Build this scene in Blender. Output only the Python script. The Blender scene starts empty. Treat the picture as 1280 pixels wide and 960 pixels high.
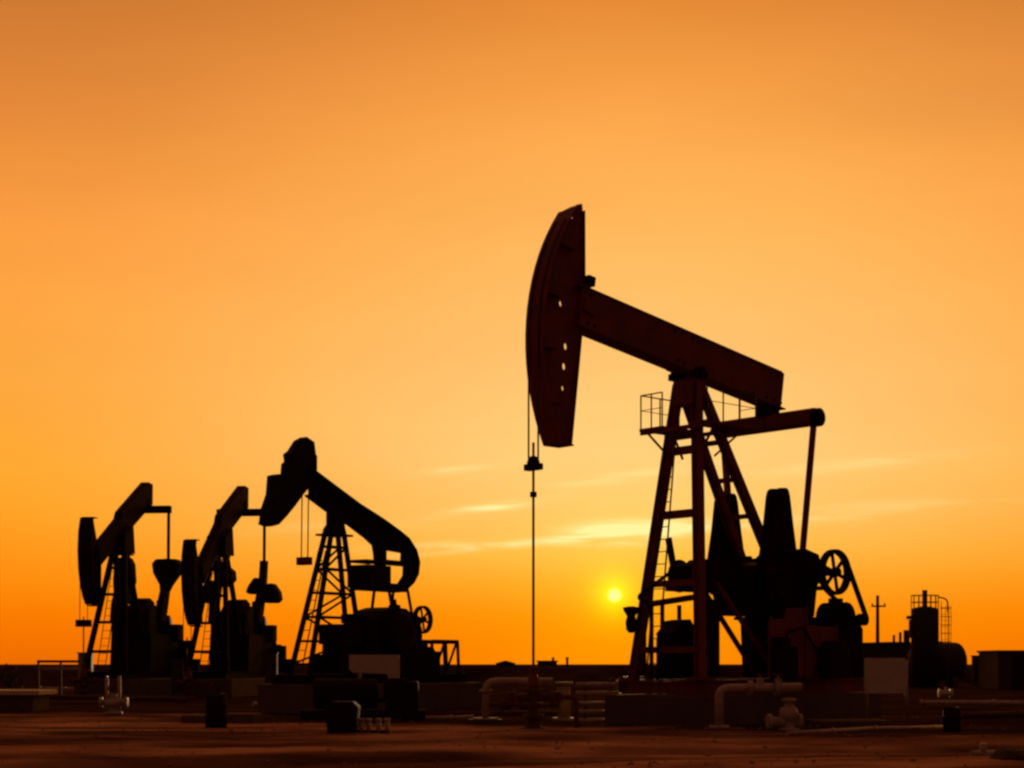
import bpy, bmesh, math, random
from mathutils import Vector, Matrix, noise
random.seed(7)
PI = math.pi
scene = bpy.context.scene
COL = scene.collection

# ------------------------------------------------------------------ helpers
class MB:
    """collects shapes into one bmesh, which becomes ONE mesh object"""
    def __init__(self):
        self.bm = bmesh.new()
    def _grid(self, rings, cap=True, smooth=False, closed=True):
        vs = [[self.bm.verts.new(p) for p in r] for r in rings]
        n = len(rings[0])
        for a, b in zip(vs[:-1], vs[1:]):
            for i in range(n if closed else n - 1):
                j = (i + 1) % n
                f = self.bm.faces.new((a[i], a[j], b[j], b[i])); f.smooth = smooth
        if cap:
            self.bm.faces.new(vs[0][::-1]); self.bm.faces.new(vs[-1])
    def box(self, c, s, rz=0.0, ry=0.0):
        m = Matrix.Translation(c) @ Matrix.Rotation(rz, 4, 'Z') @ Matrix.Rotation(ry, 4, 'Y')
        x, y, z = (k / 2 for k in s)
        lo = [m @ Vector(p) for p in ((-x, -y, -z), (x, -y, -z), (x, y, -z), (-x, y, -z))]
        hi = [m @ Vector(p) for p in ((-x, -y, z), (x, -y, z), (x, y, z), (-x, y, z))]
        self._grid([lo, hi]); return self
    def bar(self, p, q, w, h, up=(0, 0, 1)):
        p, q = Vector(p), Vector(q); d = (q - p).normalized()
        s = d.cross(Vector(up))
        if s.length < 1e-4: s = d.cross(Vector((1, 0, 0)))
        s.normalize(); t = s.cross(d)
        f = lambda o: [o - s * w / 2 - t * h / 2, o + s * w / 2 - t * h / 2, o + s * w / 2 + t * h / 2, o - s * w / 2 + t * h / 2]
        self._grid([f(p), f(q)]); return self
    def ibeam(self, p, q, w, h, tf=0.05, tw=0.04, up=(0, 0, 1)):
        p, q = Vector(p), Vector(q); d = (q - p).normalized()
        s = d.cross(Vector(up)).normalized(); t = s.cross(d)
        prof = [(-w/2, -h/2), (w/2, -h/2), (w/2, -h/2+tf), (tw/2, -h/2+tf), (tw/2, h/2-tf), (w/2, h/2-tf),
                (w/2, h/2), (-w/2, h/2), (-w/2, h/2-tf), (-tw/2, h/2-tf), (-tw/2, -h/2+tf), (-w/2, -h/2+tf)]
        self._grid([[o + s * a + t * b for a, b in prof] for o in (p, q)]); return self
    def tube(self, pts, r, n=10, cap=True):
        pts = [Vector(p) for p in pts]; rings = []
        rr = r if isinstance(r, (list, tuple)) else [r] * len(pts)
        ref = None
        for i, p in enumerate(pts):
            if i == 0: d = pts[1] - p
            elif i == len(pts) - 1: d = p - pts[i-1]
            else: d = (pts[i+1] - p).normalized() + (p - pts[i-1]).normalized()
            d.normalize()
            if ref is None:
                ref = d.cross(Vector((0, 0, 1)))
                if ref.length < 1e-3: ref = d.cross(Vector((1, 0, 0)))
            s = (ref - d * ref.dot(d)).normalized(); ref = s; t = d.cross(s)
            rings.append([p + (s * math.cos(2*PI*k/n) + t * math.sin(2*PI*k/n)) * rr[i] for k in range(n)])
        self._grid(rings, cap, n > 6); return self
    def bend(self, pts, r, rad=0.2, n=10, k=5):
        """pipe through corner points with rounded elbows"""
        P = [Vector(p) for p in pts]; out = [P[0]]
        for a, b, c in zip(P[:-2], P[1:-1], P[2:]):
            e = (a - b).normalized() * rad; f = (c - b).normalized() * rad
            for i in range(k + 1):
                t = i / k
                out.append((b + e) * (1-t)**2 + b * 2*t*(1-t) + (b + f) * t*t)
        out.append(P[-1]); return self.tube(out, r, n)
    def lathe(self, prof, c=(0, 0, 0), axis='Z', n=24):
        """prof: (radius, height) pairs from one end to the other"""
        ax = {'Z': lambda a, b, h: (a, b, h), 'Y': lambda a, b, h: (b, h, a), 'X': lambda a, b, h: (h, a, b)}[axis]
        c = Vector(c)
        self._grid([[c + Vector(ax(r * math.cos(2*PI*k/n), r * math.sin(2*PI*k/n), h)) for k in range(n)]
                    for r, h in ((max(r, 1e-3), h) for r, h in prof)], True, True)
        return self
    def ring(self, c, R, r, axis='Y', n=28, m=8):
        ax = {'Z': lambda a, b, h: (a, b, h), 'Y': lambda a, b, h: (a, h, b), 'X': lambda a, b, h: (h, a, b)}[axis]
        c = Vector(c); rings = []
        for i in range(n + 1):
            a = 2*PI*i/n
            rings.append([c + Vector(ax((R + r*math.cos(2*PI*k/m))*math.cos(a), (R + r*math.cos(2*PI*k/m))*math.sin(a), r*math.sin(2*PI*k/m))) for k in range(m)])
        self._grid(rings, False, True); return self
    def prism(self, outline, v0, v1, holes=()):
        """outline in the (u, z) plane pushed from v0 to v1, with through holes"""
        before = set(self.bm.verts)
        edges = []
        for loop in [outline] + list(holes):
            vs = [self.bm.verts.new((u, v0, z)) for u, z in loop]
            edges += [self.bm.edges.new((vs[i], vs[(i+1) % len(vs)])) for i in range(len(vs))]
        res = bmesh.ops.triangle_fill(self.bm, edges=edges, use_beauty=True)
        fs = [g for g in res['geom'] if isinstance(g, bmesh.types.BMFace)]
        ex = bmesh.ops.extrude_face_region(self.bm, geom=fs)
        nv = [g for g in ex['geom'] if isinstance(g, bmesh.types.BMVert)]
        bmesh.ops.translate(self.bm, verts=nv, vec=(0, v1 - v0, 0))
        return self
    def build(self, name, m, parent=None, loc=(0, 0, 0), rz=0.0, bevel=0.0):
        bm = self.bm
        bmesh.ops.remove_doubles(bm, verts=bm.verts, dist=1e-5)
        bmesh.ops.recalc_face_normals(bm, faces=bm.faces)
        me = bpy.data.meshes.new(name); bm.to_mesh(me); bm.free()
        o = bpy.data.objects.new(name, me); COL.objects.link(o)
        me.materials.append(m)
        o.location = loc; o.rotation_euler = (0, 0, rz)
        if parent: o.parent = parent
        if bevel:
            b = o.modifiers.new('edge', 'BEVEL'); b.width = bevel; b.segments = 2; b.limit_method = 'ANGLE'
        return o

def tag(o, label=None, cat=None, group=None, kind=None):
    if label: o['label'] = label
    if cat: o['category'] = cat
    if group: o['group'] = group
    if kind: o['kind'] = kind
    return o

def thing(name, label, cat, loc=(0, 0, 0), rz=0.0, group=None):
    o = bpy.data.objects.new(name, None); COL.objects.link(o)
    o.location = loc; o.rotation_euler = (0, 0, rz)
    return tag(o, label, cat, group)

def copy_tree(o, parent=None):
    c = o.copy(); COL.objects.link(c)
    if parent: c.parent = parent
    for ch in [x for x in bpy.data.objects if x.parent == o]:
        copy_tree(ch, c)
    return c

FOC, EYE = 2000.0, 1.5
def at(px, Y, z=0.0):
    """a ground point on the bearing of a column of the photograph, Y metres out"""
    return Vector(((px - 640) / FOC * Y, Y, z))

# ---------------------------------------------------------------- materials
def mat(name, base, rough=0.6, metal=0.0, alt=None, scale=3.0, amount=0.5, bump=0.0, detail=6, stretch=(1, 1, 1), fine=0.0, spec=0.5):
    m = bpy.data.materials.new(name); m.use_nodes = True
    nt = m.node_tree; N = nt.nodes; L = nt.links
    b = N['Principled BSDF']
    b.inputs['Roughness'].default_value = rough; b.inputs['Metallic'].default_value = metal
    b.inputs['Specular IOR Level'].default_value = spec
    tc = N.new('ShaderNodeTexCoord'); mp = N.new('ShaderNodeMapping')
    mp.inputs['Scale'].default_value = stretch
    L.new(tc.outputs['Object'], mp.inputs['Vector'])
    nz = N.new('ShaderNodeTexNoise'); nz.inputs['Scale'].default_value = scale
    nz.inputs['Detail'].default_value = detail; nz.inputs['Roughness'].default_value = 0.65
    L.new(mp.outputs['Vector'], nz.inputs['Vector'])
    r = N.new('ShaderNodeValToRGB')
    r.color_ramp.elements[0].position = 0.5 - 0.25 * (1 - amount) - 0.05
    r.color_ramp.elements[1].position = 0.5 + 0.25 * (1 - amount) + 0.05
    r.color_ramp.elements[0].color = (*(alt or base), 1); r.color_ramp.elements[1].color = (*base, 1)
    L.new(nz.outputs['Fac'], r.inputs['Fac']); L.new(r.outputs['Color'], b.inputs['Base Color'])
    rr = N.new('ShaderNodeMapRange'); rr.inputs['To Min'].default_value = min(1, rough + .2); rr.inputs['To Max'].default_value = max(.1, rough - .12)
    L.new(nz.outputs['Fac'], rr.inputs['Value']); L.new(rr.outputs['Result'], b.inputs['Roughness'])
    if bump:
        n2 = N.new('ShaderNodeTexNoise'); n2.inputs['Scale'].default_value = scale * 6 if not fine else fine; n2.inputs['Detail'].default_value = 8
        L.new(mp.outputs['Vector'], n2.inputs['Vector'])
        bp = N.new('ShaderNodeBump'); bp.inputs['Strength'].default_value = bump; bp.inputs['Distance'].default_value = 0.05
        L.new(n2.outputs['Fac'], bp.inputs['Height']); L.new(bp.outputs['Normal'], b.inputs['Normal'])
    return m

RED = mat('red_oxide_paint', (0.27, 0.022, 0.018), 0.55, 0, (0.12, 0.035, 0.02), 2.2, 0.45, 0.12)
DARK = mat('dark_greased_steel', (0.020, 0.013, 0.012), 0.7, 0.0, (0.026, 0.012, 0.010), 3, 0.4, 0.15, spec=0.1)
MAROON = mat('dark_maroon_paint', (0.034, 0.006, 0.006), 0.65, 0, (0.020, 0.007, 0.006), 2.5, 0.4, 0.12, spec=0.05)
RUST = mat('rusty_steel', (0.16, 0.055, 0.025), 0.75, 0.1, (0.07, 0.03, 0.018), 4, 0.4, 0.2)
CABLE = mat('greasy_cable', (0.10, 0.075, 0.05), 0.5, 0.6, (0.05, 0.04, 0.03), 20, 0.5)
ROD = mat('polished_steel', (0.42, 0.36, 0.28), 0.3, 0.9, (0.3, 0.25, 0.2), 8, 0.4)
CONC = mat('weathered_concrete', (0.15, 0.095, 0.07), 0.9, 0, (0.08, 0.05, 0.04), 1.6, 0.2, 0.35)
PALE = mat('pale_painted_board', (0.72, 0.66, 0.58), 0.55, 0, (0.55, 0.48, 0.40), 2.5, 0.1, 0.05)
GALV = mat('galvanised_pipe', (0.62, 0.54, 0.47), 0.55, 0.2, (0.32, 0.22, 0.16), 5, 0.3, 0.1)
YELL = mat('yellowed_pipe_wrap', (0.55, 0.45, 0.20), 0.6, 0, (0.36, 0.24, 0.11), 4, 0.3, 0.15)
TANK = mat('sooty_tank_paint', (0.028, 0.020, 0.018), 0.7, 0.0, (0.04, 0.02, 0.014), 1.5, 0.4, 0.1)
SHED = mat('dull_sheet_metal', (0.06, 0.03, 0.024), 0.7, 0.0, (0.04, 0.02, 0.014), 1.0, 0.3, 0.1)
WOOD = mat('creosoted_pole_wood', (0.13, 0.08, 0.05), 0.85, 0, (0.07, 0.045, 0.03), 3, 0.3, 0.3, stretch=(6, 6, 0.6))
LEAF = mat('dry_scrub_leaf', (0.07, 0.06, 0.025), 0.8, 0, (0.04, 0.035, 0.015), 3, 0.3)

# ------------------------------------------------------------------- ground
def ground_h(x, y):
    d = math.hypot(x, y)
    v = Vector((x * 0.05, y * 0.05, 0))
    h = noise.fractal(v, 1.0, 2.0, 4) * 0.16
    h += noise.fractal(Vector((x * 0.45, y * 0.45, 3.1)), 1.0, 2.2, 4) * 0.035
    # graded service track crossing in front of the wells, with two ruts
    t = y - (25.5 + 0.10 * x + 0.7 * math.sin(x * 0.25))
    h -= 0.12 * math.exp(-(t / 1.6) ** 2)
    for o in (-0.8, 0.8): h -= 0.07 * math.exp(-((t - o) / 0.25) ** 2)
    t2 = y - (30.8 - 0.05 * x + 0.5 * math.sin(x * 0.4 + 1))
    h += 0.13 * math.exp(-(t2 / 0.5) ** 2) * (0.5 + 0.5 * math.sin(x * 0.6 + 2))
    fade = 1 / (1 + (d / 150) ** 2)
    return h * fade

def axis_lines(lim, step0, grow, start=0.0):
    out = [start]; s = step0
    while out[-1] < lim:
        out.append(out[-1] + s); s *= grow
    return out
ys = [-6000, -1500, -400, -120, -40, -15] + [y for y in axis_lines(7000, 0.16, 1.0, 14) if y < 46]
ys += axis_lines(7000, 0.3, 1.06, 46)
xp = [i * 0.24 for i in range(84)] + axis_lines(5000, 0.4, 1.18, 84 * 0.24)
xs = [-x for x in xp[:0:-1]] + xp
bm = bmesh.new()
rows = [[bm.verts.new((x, y, ground_h(x, y) - 0.02)) for x in xs] for y in ys]
for a, b in zip(rows[:-1], rows[1:]):
    for i in range(len(xs) - 1):
        f = bm.faces.new((a[i], a[i+1], b[i+1], b[i])); f.smooth = True
me = bpy.data.meshes.new('ground'); bm.to_mesh(me); bm.free()
ground = bpy.data.objects.new('ground', me); COL.objects.link(ground)
tag(ground, kind='structure')
def dirt_material():
    m = bpy.data.materials.new('oil_field_dirt'); m.use_nodes = True
    nt = m.node_tree; N = nt.nodes; L = nt.links; b = N['Principled BSDF']
    b.inputs['Roughness'].default_value = 0.95; b.inputs['Specular IOR Level'].default_value = 0.0
    tc = N.new('ShaderNodeTexCoord')
    def nz(scale, st, det=6):
        mp = N.new('ShaderNodeMapping'); mp.inputs['Scale'].default_value = st
        L.new(tc.outputs['Object'], mp.inputs['Vector'])
        n = N.new('ShaderNodeTexNoise'); n.inputs['Scale'].default_value = scale; n.inputs['Detail'].default_value = det
        L.new(mp.outputs['Vector'], n.inputs['Vector']); return n
    big = nz(0.34, (0.30, 1.0, 1), 5); mid = nz(0.9, (0.55, 1, 1), 8); fine = nz(9, (1, 1, 1), 8)
    r = N.new('ShaderNodeValToRGB')
    e = r.color_ramp.elements
    e[0].position = .36; e[0].color = (0.24, 0.125, 0.072, 1); e[1].position = .62; e[1].color = (0.50, 0.27, 0.155, 1)
    L.new(mid.outputs['Fac'], r.inputs['Fac'])
    r2 = N.new('ShaderNodeValToRGB'); e = r2.color_ramp.elements
    e[0].position = .42; e[0].color = (0.36, 0.33, 0.31, 1); e[1].position = .56; e[1].color = (1.25, 1.22, 1.2, 1)
    L.new(big.outputs['Fac'], r2.inputs['Fac'])
    mx = N.new('ShaderNodeMix'); mx.data_type = 'RGBA'; mx.blend_type = 'MULTIPLY'; mx.inputs[0].default_value = 1
    L.new(r.outputs['Color'], mx.inputs[6]); L.new(r2.outputs['Color'], mx.inputs[7])
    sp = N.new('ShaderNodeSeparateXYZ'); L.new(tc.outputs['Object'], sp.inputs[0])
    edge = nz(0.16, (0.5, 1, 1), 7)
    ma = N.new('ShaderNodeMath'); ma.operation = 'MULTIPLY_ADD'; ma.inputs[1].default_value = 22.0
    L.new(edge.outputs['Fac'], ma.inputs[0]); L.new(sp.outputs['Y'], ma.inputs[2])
    shade_mask = N.new('ShaderNodeMapRange'); shade_mask.interpolation_type = 'SMOOTHSTEP'
    shade_mask.inputs['From Min'].default_value = 45.0; shade_mask.inputs['From Max'].default_value = 53.0
    shade_mask.inputs['To Min'].default_value = 0.0; shade_mask.inputs['To Max'].default_value = 0.88
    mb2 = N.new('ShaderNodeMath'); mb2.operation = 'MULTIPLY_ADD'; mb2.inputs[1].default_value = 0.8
    L.new(sp.outputs['X'], mb2.inputs[0]); L.new(ma.outputs[0], mb2.inputs[2]); L.new(mb2.outputs[0], shade_mask.inputs['Value'])
    oil = N.new('ShaderNodeMix'); oil.data_type = 'RGBA'; oil.inputs[7].default_value = (0.030, 0.014, 0.009, 1)  # oil mixes shade from the machines into the mid-ground dirt colour; no oil stain
    L.new(shade_mask.outputs['Result'], oil.inputs[0]); L.new(mx.outputs[2], oil.inputs[6])
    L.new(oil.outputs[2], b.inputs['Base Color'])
    ad = N.new('ShaderNodeMath'); ad.operation = 'ADD'
    L.new(mid.outputs['Fac'], ad.inputs[0]); L.new(fine.outputs['Fac'], ad.inputs[1])
    bp = N.new('ShaderNodeBump'); bp.inputs['Strength'].default_value = 0.5; bp.inputs['Distance'].default_value = 0.06
    L.new(ad.outputs[0], bp.inputs['Height']); L.new(bp.outputs['Normal'], b.inputs['Normal'])
    return m
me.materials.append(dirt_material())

def disc(c, r, h=0.0): return c
def rivets(mb, pts, r=0.025, d=0.02):
    for p in pts: mb.box(p, (r*2, d, r*2))

# low earth bank behind the wells, added so its unlit near slope darkens the distance
bm = bmesh.new(); rws = []
bx = [-260 + 1.3*k for k in range(401)]
for off, hh in ((-3.4, -0.3), (-2.2, 0.38), (-1.2, 0.86), (-0.4, 1.0), (0.5, 1.0), (1.6, 0.7), (3.6, -0.3)):
    r_ = []
    for X_ in bx:
        top_ = 1.26 + 0.14*noise.noise(Vector((X_*0.07, 0, 5))) + 0.05*noise.noise(Vector((X_*0.6, off, 2)))
        yy = 128 + 3*noise.noise(Vector((X_*0.02, 1, 1))) + off + 0.3*noise.noise(Vector((X_*0.5, off, 9)))
        r_.append(bm.verts.new((X_, yy, hh*top_ if hh > 0 else hh)))
    rws.append(r_)
for a, b in zip(rws[:-1], rws[1:]):
    for i in range(len(bx) - 1):
        f = bm.faces.new((a[i], a[i+1], b[i+1], b[i])); f.smooth = True
bme = bpy.data.meshes.new('shading_earth_bank'); bm.to_mesh(bme); bm.free()
bank = bpy.data.objects.new('shading_earth_bank', bme); COL.objects.link(bank); bme.materials.append(me.materials[0])
tag(bank, kind='structure')

# ------------------------------------------------------ shared machine parts
def spoked_wheel(name, c, R, w, parent, m, spokes=6):
    mb = MB()
    for v in (-w/2, w/2):
        pass
    # flat rim: outer and inner drum joined
    n = 32; rings = []
    for rr, vv in ((R, -w/2), (R, w/2), (R*0.86, w/2), (R*0.86, -w/2), (R, -w/2)):
        rings.append([(c[0] + rr*math.cos(2*PI*k/n), c[1] + vv, c[2] + rr*math.sin(2*PI*k/n)) for k in range(n)])
    mb._grid(rings, False, False)
    wheel = mb.build(name, m, parent)
    sp = MB()
    for k in range(spokes):
        a = 2*PI*k/spokes + 0.3
        sp.bar((c[0] + 0.1*R*math.cos(a), c[1], c[2] + 0.1*R*math.sin(a)), (c[0] + 0.88*R*math.cos(a), c[1], c[2] + 0.88*R*math.sin(a)), 0.09*R*1.6, 0.09*R, up=(0, 1, 0))
    sp.build('spoke', m, wheel)
    hb = MB(); hb.lathe([(0.20*R, -w*0.7), (0.20*R, w*0.7)], c, 'Y', 16); hb.build('hub', m, wheel)
    return wheel

def belt(name, c1, r1, c2, r2, v, w, parent, m):
    """belt round two sheaves lying in a (u, z) plane"""
    d = Vector((c2[0]-c1[0], c2[1]-c1[1])); D = d.length; base = math.atan2(d.y, d.x); phi = math.acos((r1-r2)/D)
    pts = []
    for k in range(17):
        a = base + phi + (2*PI - 2*phi) * k/16
        pts.append((c1[0] + r1*math.cos(a), c1[1] + r1*math.sin(a)))
    for k in range(9):
        a = base - phi + 2*phi*k/8
        pts.append((c2[0] + r2*math.cos(a), c2[1] + r2*math.sin(a)))
    mb = MB(); n = len(pts); rings = []
    cx = sum(p[0] for p in pts)/n; cz = sum(p[1] for p in pts)/n
    inner = []
    for i, p in enumerate(pts):
        a, b = pts[i-1], pts[(i+1) % n]; t = Vector((b[0]-a[0], b[1]-a[1])).normalized(); nr = Vector((t.y, -t.x))
        s = -1 if nr.dot(Vector((p[0]-cx, p[1]-cz))) > 0 else 1
        inner.append((p[0] + nr.x*s*0.03, p[1] + nr.y*s*0.03))
    for P, vv in ((pts, v-w/2), (pts, v+w/2), (inner, v+w/2), (inner, v-w/2), (pts, v-w/2)):
        rings.append([(q[0], vv, q[1]) for q in P])
    mb._grid(rings, False, True)
    return mb.build(name, m, parent)

def motor(c, r, l, parent, m, rz=0):
    mb = MB()
    prof = [(r*0.5, -l/2-0.08), (r*0.75, -l/2-0.06), (r, -l/2)]
    k = 9
    for i in range(k):
        a = -l/2 + l*i/k; prof += [(r, a + l*0.03), (r*1.1, a + l*0.04), (r*1.1, a + l*0.075), (r, a + l*0.085)]
    prof += [(r, l/2), (r*0.7, l/2+0.08), (r*0.15, l/2+0.09), (r*0.12, l/2+0.25)]
    mb.lathe(prof, c, 'Y', 20)
    mb.box((c[0], c[1], c[2]-r*1.0), (r*1.7, l*0.8, r*0.4))
    o = mb.build('motor', m, parent)
    tb = MB().box((c[0], c[1], c[2]+r*1.15), (r*0.8, l*0.35, r*0.5)); tb.build('terminal_box', m, o)
    return o

def ladder(p, q, w, side, parent, m, step=0.3):
    p, q, side = Vector(p), Vector(q), Vector(side).normalized()
    mb = MB(); d = q - p
    for s in (-1, 1): mb.tube([p + side*s*w/2, q + side*s*w/2], 0.022, 6)
    n = int(d.length/step)
    for i in range(1, n):
        o = p + d*i/n
        mb.tube([o - side*w/2, o + side*w/2], 0.014, 6)
    return mb.build('ladder', m, parent)

# ------------------------------------------------------- the large pumpjack
A0 = math.radians(180 + 42)
J = thing('pumpjack', 'largest red oxide pumpjack, its horsehead raised high above its own wellhead', 'pumpjack', at(860, 40), A0, 'nodding pumpjacks on the oil field')
# skid
sk = MB()
for v in (-1.0, 1.0): sk.ibeam((1.35, v, 0.93), (-6.3, v, 0.93), 0.24, 0.36, 0.03, 0.03)
for u in (1.2, 0.1, -1.4, -2.9, -4.6, -6.2): sk.ibeam((u, -0.98, 0.93), (u, 0.98, 0.93), 0.18, 0.30, 0.03, 0.03)
sk.build('skid', RED, J)
# samson post
FT, FB = 8.5, 1.12
legs = {}
for s in (-1, 1):
    o = MB().ibeam((0.02, 0.30*s, FT), (0.80, 1.12*s, FB), 0.21, 0.23, 0.035, 0.04, up=(0, 1, 0)).build('leg', RED, J)
    MB().box((0.80, 1.12*s, 1.15), (0.5, 0.5, 0.06)).build('foot_plate', RED, o)
for s in (-1, 1):
    v1 = 0.48*s
    MB().ibeam((-0.15, 0.30*s, 8.35), (-2.78, v1, 4.0), 0.20, 0.21, 0.035, 0.04, up=(0, 1, 0)).build('leg', RED, J)
def on_front(z, s):
    t = (FT - z)/(FT - FB); return Vector((0.02 + 0.78*t, s*(0.30 + 0.82*t), z))
for z, h in ((6.82, 0.2), (5.22, 0.2), (3.5, 0.16), (1.85, 0.16)):
    MB().bar(on_front(z, -1), on_front(z, 1), 0.12, h).build('cross_brace', RED, J)
for z in (7.1, 6.2, 5.3):
    t = (8.35 - z)/4.35; u = -0.15 - 2.63*t; v = 0.30 + 0.18*t
    MB().bar((u, -v, z), (u, v, z), 0.1, 0.12).build('cross_brace', RED, J)
for s in (-1, 1):   # lower struts from the post to the gear reducer pedestal
    MB().bar((-0.75, 0.28*s, 3.55), (-2.95, 0.34*s, 1.35), 0.09, 0.11).build('strut', RED, J)
MB().bar((0.55, -0.2, 3.42), (-2.9, -0.2, 3.42), 0.14, 0.22).build('strut', RED, J)
cap = MB().prism([(-0.42, 7.95), (0.24, 7.95), (0.20, 8.55), (0.16, 8.62), (-0.18, 8.62), (-0.30, 8.5)], -0.33, 0.33)
post_cap = cap.build('post_cap', RED, J, bevel=0.015)
bb = MB()
for s in (-1, 1):
    bb.box((0.0, 0.36*s, 8.69), (0.46, 0.20, 0.16)); bb.lathe([(0.12, 0.27*s), (0.12, 0.50*s)], (0.0, 0, 8.76), 'Y', 16)
bb.build('saddle_bearing', DARK, J)
MB().lathe([(0.06, 2.28), (0.13, 2.36), (0.15, 2.55), (0.11, 2.70), (0.20, 2.84), (0.22, 2.92), (0.06, 2.95)], (0.92, -1.08, 0), 'Z', 12).bar((0.86, -1.08, 2.5), (0.70, -1.0, 2.45), 0.08, 0.1).build('lubricator', DARK, J)
# platform with rails
dk = MB()
dk.box((-0.25, -0.80, 7.42), (1.50, 0.80, 0.07)); dk.box((-0.46, 0.74, 7.42), (1.90, 0.62, 0.07))
for u in (0.42, -0.9): dk.bar((u, -1.22, 7.35), (u, 1.08, 7.35), 0.07, 0.1)
for u, v in ((0.3, -1.1), (-0.7, -1.1), (0.1, 0.95), (-1.0, 0.95)): dk.bar((u, v, 7.36), (u*0.5, v*0.45, 6.7), 0.05, 0.05)
deck = dk.build('platform', RED, J)
rl = MB()
def rail(pts, z0=7.45, h=0.85):
    for p in pts: rl.tube([(p[0], p[1], z0), (p[0], p[1], z0+h)], 0.02, 6)
    for k in (1.0, 0.55):
        for a, b in zip(pts[:-1], pts[1:]): rl.tube([(a[0], a[1], z0+h*k), (b[0], b[1], z0+h*k)], 0.018 if k == 1 else 0.01, 6)
rail([(0.46, -0.45), (0.46, -0.82), (0.46, -1.18), (-0.25, -1.18), (-0.98, -1.18)])
rail([(0.46, 1.03), (-0.14, 1.03), (-0.77, 1.03), (-1.38, 1.03), (-1.38, 0.5)])
rl.build('railing', CABLE, deck)
ladder((0.84, -0.45, 1.2), (0.30, -0.30, 7.4), 0.36, (0, 1, 0), J, CABLE)
# walking beam
pb, qb = Vector((3.95, 0, 9.83)), Vector((-3.48, 0, 8.70))
bmup = Vector((0.15, 0, 1)).normalized()
wb = MB().bar(pb, qb, 0.46, 0.95)
beam = wb.build('walking_beam', RED, J, bevel=0.015)
for zo in (-0.485, 0.485): MB().bar(pb + bmup*zo, qb + bmup*zo, 0.54, 0.03).build('flange_plate', RED, beam)
MB().box((0.02, 0, 8.80), (0.9, 0.62, 0.10), ry=-0.15).build('saddle', RED, beam)
# horsehead: web plate with lifting holes, curved face, back ribs
def sq(u, z, r=0.055, n=8): return [(u + r*math.cos(2*PI*k/n), z + r*1.25*math.sin(2*PI*k/n)) for k in range(n)]
arc = []
for k in range(19):
    a = math.radians(-27.0 + 64*k/18); arc.append((0.02 + 5.18*math.cos(a), 8.92 + 5.18*math.sin(a)))
front = arc
web = front + [(3.95, 12.14), (3.86, 12.25), (3.74, 12.22), (3.72, 10.5), (3.80, 9.37), (4.00, 7.84), (4.16, 6.57)]
hd = MB().prism(web, -0.05, 0.05, [sq(4.05, 11.93, .07), sq(4.42, 9.84, .075), sq(4.26, 8.87, .085), sq(4.31, 8.40, .085), sq(4.35, 7.89, .07)])
head = hd.build('horsehead', RED, J)
fa = MB()
outer = [(p[0] + 0.045*math.cos(math.atan2(p[1]-8.92, p[0]-.02)), p[1] + 0.045*math.sin(math.atan2(p[1]-8.92, p[0]-.02))) for p in front]
rings = [[(a[0], -0.30, a[1]), (a[0], 0.30, a[1]), (b[0], 0.30, b[1]), (b[0], -0.30, b[1])] for a, b in zip(front, outer)]
fa._grid(rings, True, False)
fa.build('curved_face', RED, head)
rb = MB()
for k in (3, 7, 11, 15):
    p = front[k]; e = (3.95, p[1]*0.75 + 9.4*0.25)
    for s in (-1, 1): rb.bar((p[0]-0.03, 0.15*s, p[1]), (max(e[0], p[0]-0.55), 0.10*s, p[1]*0.94+0.55), 0.2, 0.03)
rb.bar((3.745, 0, 12.1), (3.735, 0, 10.45), 0.26, 0.03, up=(1, 0, 0))
rb.bar((3.83, 0, 9.25), (4.17, 0, 6.6), 0.26, 0.03, up=(1, 0, 0))
rb.bar((4.22, 0, 6.56), (4.68, 0, 6.56), 0.5, 0.04)
rb.bar((3.9, 0, 12.2), (4.2, 0, 12.03), 0.4, 0.04)
rb.build('rib', RED, head)
MB().box((3.62, 0, 10.46), (0.22, 0.5, 0.22), ry=-0.15).build('head_latch', DARK, head)
bo = MB()
for t in (0.02, 0.05, 0.44, 0.47, 0.53, 0.56, 0.90, 0.94, 0.98):
    for zo in (-0.36, 0.36):
        c = pb.lerp(qb, t) + bmup*zo
        for v in (-0.24, 0.24): bo.lathe([(0.035, -0.02), (0.035, 0.02)], (c.x, v, c.z), 'Y', 6)
tag(bo.build('bolt', DARK, beam), kind='stuff')
for v in (-0.28, 0.28): MB().bar((3.9, v, 9.9), (3.5, v, 9.75), 0.05, 0.3).build('hinge_plate', RED, head)
# bridle, carrier bar, polished rod
for s in (-1, 1):
    pts = []
    for k in range(10, 18): pts.append((front[k][0] + 0.068, 0.16*s, front[k][1]))
    pts = pts[::-1] + [(5.265, 0.16*s, 9.0), (5.265, 0.16*s, 6.06)]
    MB().tube(pts, 0.022, 6).build('bridle_cable', CABLE, J)
MB().box((5.265, 0, 5.99), (0.2, 0.46, 0.15)).lathe([(0.15, 6.05), (0.15, 6.12), (0.07, 6.24)], (5.265, 0, 0), 'Z', 14).build('carrier_bar', DARK, J, bevel=0.015)
MB().tube([(5.265, 0, 6.55), (5.265, 0, 1.45)], 0.03, 8).build('polished_rod', ROD, J)
MB().lathe([(0.05, 5.30), (0.08, 5.31), (0.08, 5.42), (0.05, 5.43)], (5.265, 0, 0), 'Z', 12).build('rod_clamp', DARK, J)
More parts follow.
